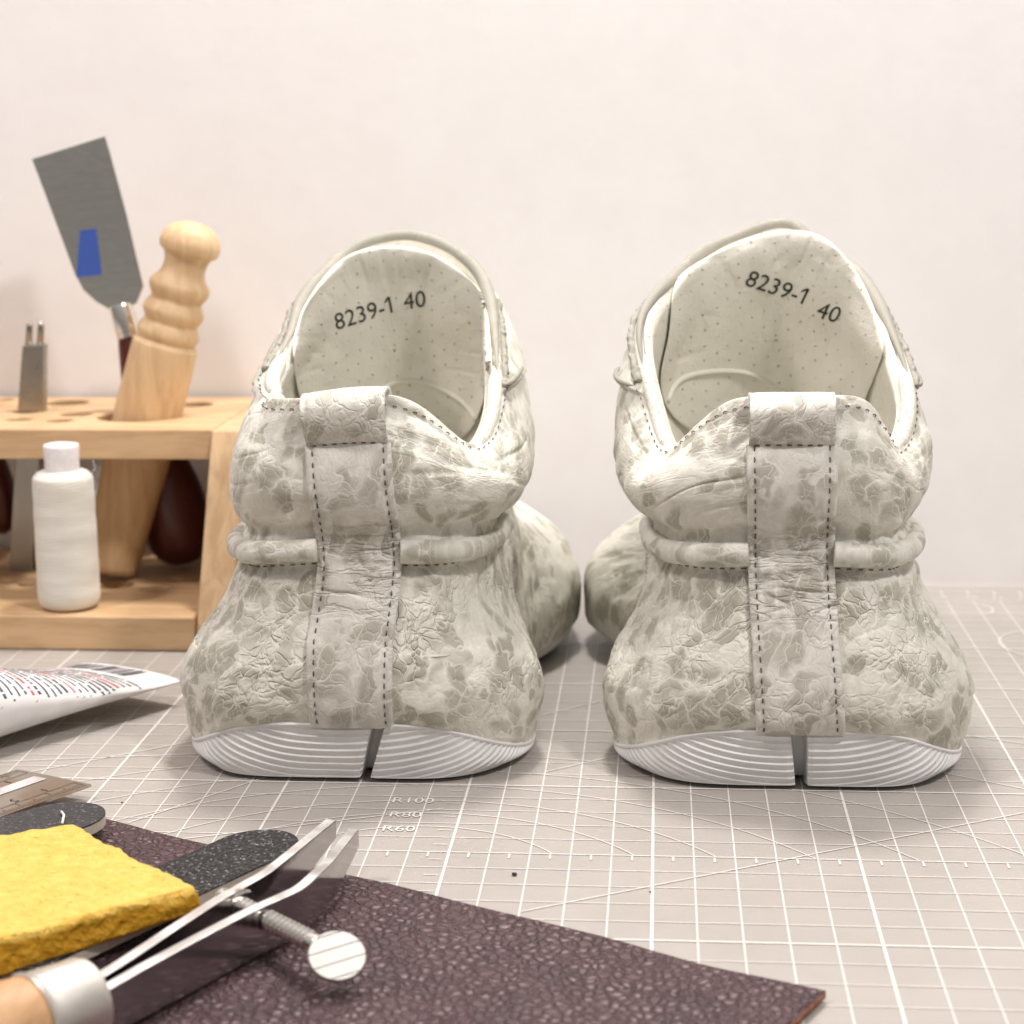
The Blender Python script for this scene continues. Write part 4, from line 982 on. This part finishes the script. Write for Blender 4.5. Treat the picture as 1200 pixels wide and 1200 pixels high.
legn = bevel_obj(mesh('leg', *leg_plate([(118, 1160), (165, 1133), (232, 1097), (290, 1067), (351, 1040), (385, 1008), (414, 971)], 1.3, [.9, 1.0, 1.05, 1.05, 1.0, .85, .45], .27), M['steel'], tl, smooth=False), .025)
legf = bevel_obj(mesh('leg', *leg_plate([(108, 1148), (150, 1122), (204, 1086), (255, 1053), (311, 1022), (345, 995), (388, 960)], 1.3, [.9, 1.0, 1.05, 1.05, 1.0, .85, .45], .27), M['steel'], tl, smooth=False), .025)
for lo_ in (legn, legf):
    lo_.data.materials.append(M['ground'])  # brighter copy of the leg steel, its shine put into the colour
    for p_ in lo_.data.polygons:
        if p_.normal.z > .8: p_.material_index = 1
# screw through both legs
s0 = atz(258, 1050, .95); s1 = atz(374, 1108, .95); sd = s1-s0; sl = np.linalg.norm(sd)
prof = [(0, .02), (.02, .17)]
t = .05
while t < sl-.35: prof += [(t, .15), (t+.065, .225), (t+.09, .225), (t+.145, .15)]; t += .155
prof += [(sl-.3, .20), (sl-.1, .2), (sl, .17)]
mesh('screw', *lathe(s0, sd, prof, 28), M['chrome'], tl, sharp=.5)
nu_ = atz(281, 1061, .95); mesh('nut', *lathe(nu_-sd/sl*.08, sd, [(0, .25), (.02, .36), (.14, .38), (.18, .30)], 32), M['chrome'], tl, sharp=.5)
def head_mat():
    m = N('thumb_head_nickel'); c = m.obj(); x_ = m.n('SeparateXYZ', {0: c}).outputs
    g_ = m.math('PINGPONG', m.math('ADD', m.math('MULTIPLY', x_[0], -.55), x_[1]), .16)
    l_ = m.ramp(g_, .0, .022)
    m.set(Base_Color=m.mix(l_, (.34, .31, .29), (.46, .44, .42)), Metallic=1., Roughness=.42, Normal=m.bump(l_, .02)); return m.m
M['head'] = head_mat()
hd = atz(395, 1120, .92)
# thumb paddle: a flat round head whose face looks up and back toward the camera
fn = A([.18, -.52, .84]); fn /= np.linalg.norm(fn)
mesh('thumb_head', *lathe(hd-fn*.11, fn, [(0, .45), (.01, .55), (.04, .60), (.11, .60), (.135, .575), (.136, .02)], 48), M['head'], tl, sharp=.5)
# handle
h1 = atz(128, 1176, .98); d_ = atz(128, 1176, 1.)-atz(38, 1215, 1.); d_ = (A(d_)*A([1, 1, 0])); d_ /= np.linalg.norm(d_)
hb = atz(106, 1171, 1.0); hb[2] = 1.02
d_ = A([.62, .78, .0]); d_ /= np.linalg.norm(d_)
mesh('ferrule', *lathe(hb-d_*1.35, d_, [(-.0, .80), (0, .90), (.05, .94), (.12, .90), (.2, .89), (1.2, .84), (1.32, .80), (1.36, .6), (1.34, .02)], 56), metal('ferrule_steel', (.80, .76, .70), .33, .004), tl, sharp=.5)
mesh('handle', *lathe(hb-d_*1.3, -d_, smooth_prof([(-.1, .80), (.05, .86), (.5, .93), (1.5, .98), (3., .95), (5, .8), (7., .85), (8, .5), (8.2, .02)], 8), 56), M['wood_handle'], tl)

# crumbs on the mat
cm = simple('crumb', (.03, .022, .018), .7)
for (x, y, r_), lb in zip(((603, 1025, .07), (143, 940, .035), (762, 1045, .03)), ('larger dark crumb on the mat in front of the gap between shoes', 'tiny dark speck on the mat at the left near the ruler', 'tiny dark speck on a bold grid line of the mat')):
    p = atz(x, y, .03); V_, F_ = lathe(p-A([0, 0, .02]), (0, .3, 1), [(0, r_*.4), (r_*.3, r_), (r_*.8, r_*.8), (r_, r_*.1)], 9); V_ += .25*r_*np.stack([vnoise(V_*20, k) for k in (1, 2, 3)], -1)
    tag(mesh('crumb', V_, F_, cm), lb, 'crumb')

# ------------------------------------------------------------------ world, lamps, camera
w = bpy.data.worlds.new('World'); scene.world = w; w.use_nodes = True
nt_ = w.node_tree; bg = nt_.nodes['Background']
tc_ = nt_.nodes.new('ShaderNodeTexCoord'); sx_ = nt_.nodes.new('ShaderNodeSeparateXYZ'); nt_.links.new(tc_.outputs['Generated'], sx_.inputs[0])
cr_ = nt_.nodes.new('ShaderNodeValToRGB'); nt_.links.new(sx_.outputs[2], cr_.inputs[0])
el = cr_.color_ramp.elements; el[0].position = 0.; el[0].color = (.36, .34, .31, 1); el[1].position = 1.; el[1].color = (1.0, .97, .95, 1)
for p_, c_ in ((.08, (.46, .44, .41, 1)), (.22, (.56, .54, .52, 1)), (.5, (.85, .81, .79, 1))):
    e_ = el.new(p_); e_.color = c_
# soft dark spot added to the world for the knife blade to reflect
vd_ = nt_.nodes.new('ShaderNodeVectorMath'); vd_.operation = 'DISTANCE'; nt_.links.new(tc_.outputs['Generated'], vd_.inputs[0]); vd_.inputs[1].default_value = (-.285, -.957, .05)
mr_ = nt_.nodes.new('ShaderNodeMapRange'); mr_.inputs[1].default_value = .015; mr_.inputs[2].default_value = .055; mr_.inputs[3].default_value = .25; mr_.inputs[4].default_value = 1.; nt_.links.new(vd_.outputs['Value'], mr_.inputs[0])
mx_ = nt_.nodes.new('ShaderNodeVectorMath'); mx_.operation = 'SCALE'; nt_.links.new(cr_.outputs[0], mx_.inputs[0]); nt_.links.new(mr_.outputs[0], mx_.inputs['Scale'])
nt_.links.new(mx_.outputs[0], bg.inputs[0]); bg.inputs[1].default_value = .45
def lamp(name, loc, aim, size, power, col, sy=None):
    l = bpy.data.lights.new(name, 'AREA'); l.energy = power; l.color = col; l.size = size*S
    if sy: l.shape = 'RECTANGLE'; l.size_y = sy*S
    o = bpy.data.objects.new(name, l); o.location = [c*S for c in loc]; link(o)
    d = Vector([a-b for a, b in zip(aim, loc)]); o.rotation_euler = d.to_track_quat('-Z', 'Y').to_euler()
    return o
lamp('ceiling_lamp', (-3, 27, 66), (-2, 6, 0), 7, 4.1, (1, .96, .92), 12)
lamp('ceiling_lamp', (45, -35, 95), (0, 12, 6), 8, 5.3, (1, .955, .935))
lamp('ceiling_lamp', (-55, -20, 90), (-2, 12, 6), 12, 3.7, (1, .91, .89))

cam = bpy.data.cameras.new('Camera'); co = bpy.data.objects.new('Camera', cam); link(co)
Rm = Matrix((rt.tolist(), up.tolist(), (-fw).tolist())).transposed().to_4x4()
co.matrix_world = Matrix.Translation(Vector((CAM*S).tolist())) @ Rm
cam.sensor_fit = 'HORIZONTAL'; cam.sensor_width = 36; cam.lens = 36*F_PX/1200; cam.clip_start = .01; cam.clip_end = 20
cam.dof.use_dof = True; cam.dof.focus_distance = .485; cam.dof.aperture_fstop = 20
scene.camera = co
scene.view_settings.view_transform = 'Standard'; scene.view_settings.look = 'None'; scene.view_settings.exposure = .30; scene.view_settings.gamma = 1
scene.render.engine = 'CYCLES'; scene.cycles.max_bounces = 5; scene.cycles.diffuse_bounces = 3; scene.cycles.use_adaptive_sampling = True; scene.cycles.adaptive_threshold = .02; scene.cycles.use_denoising = True
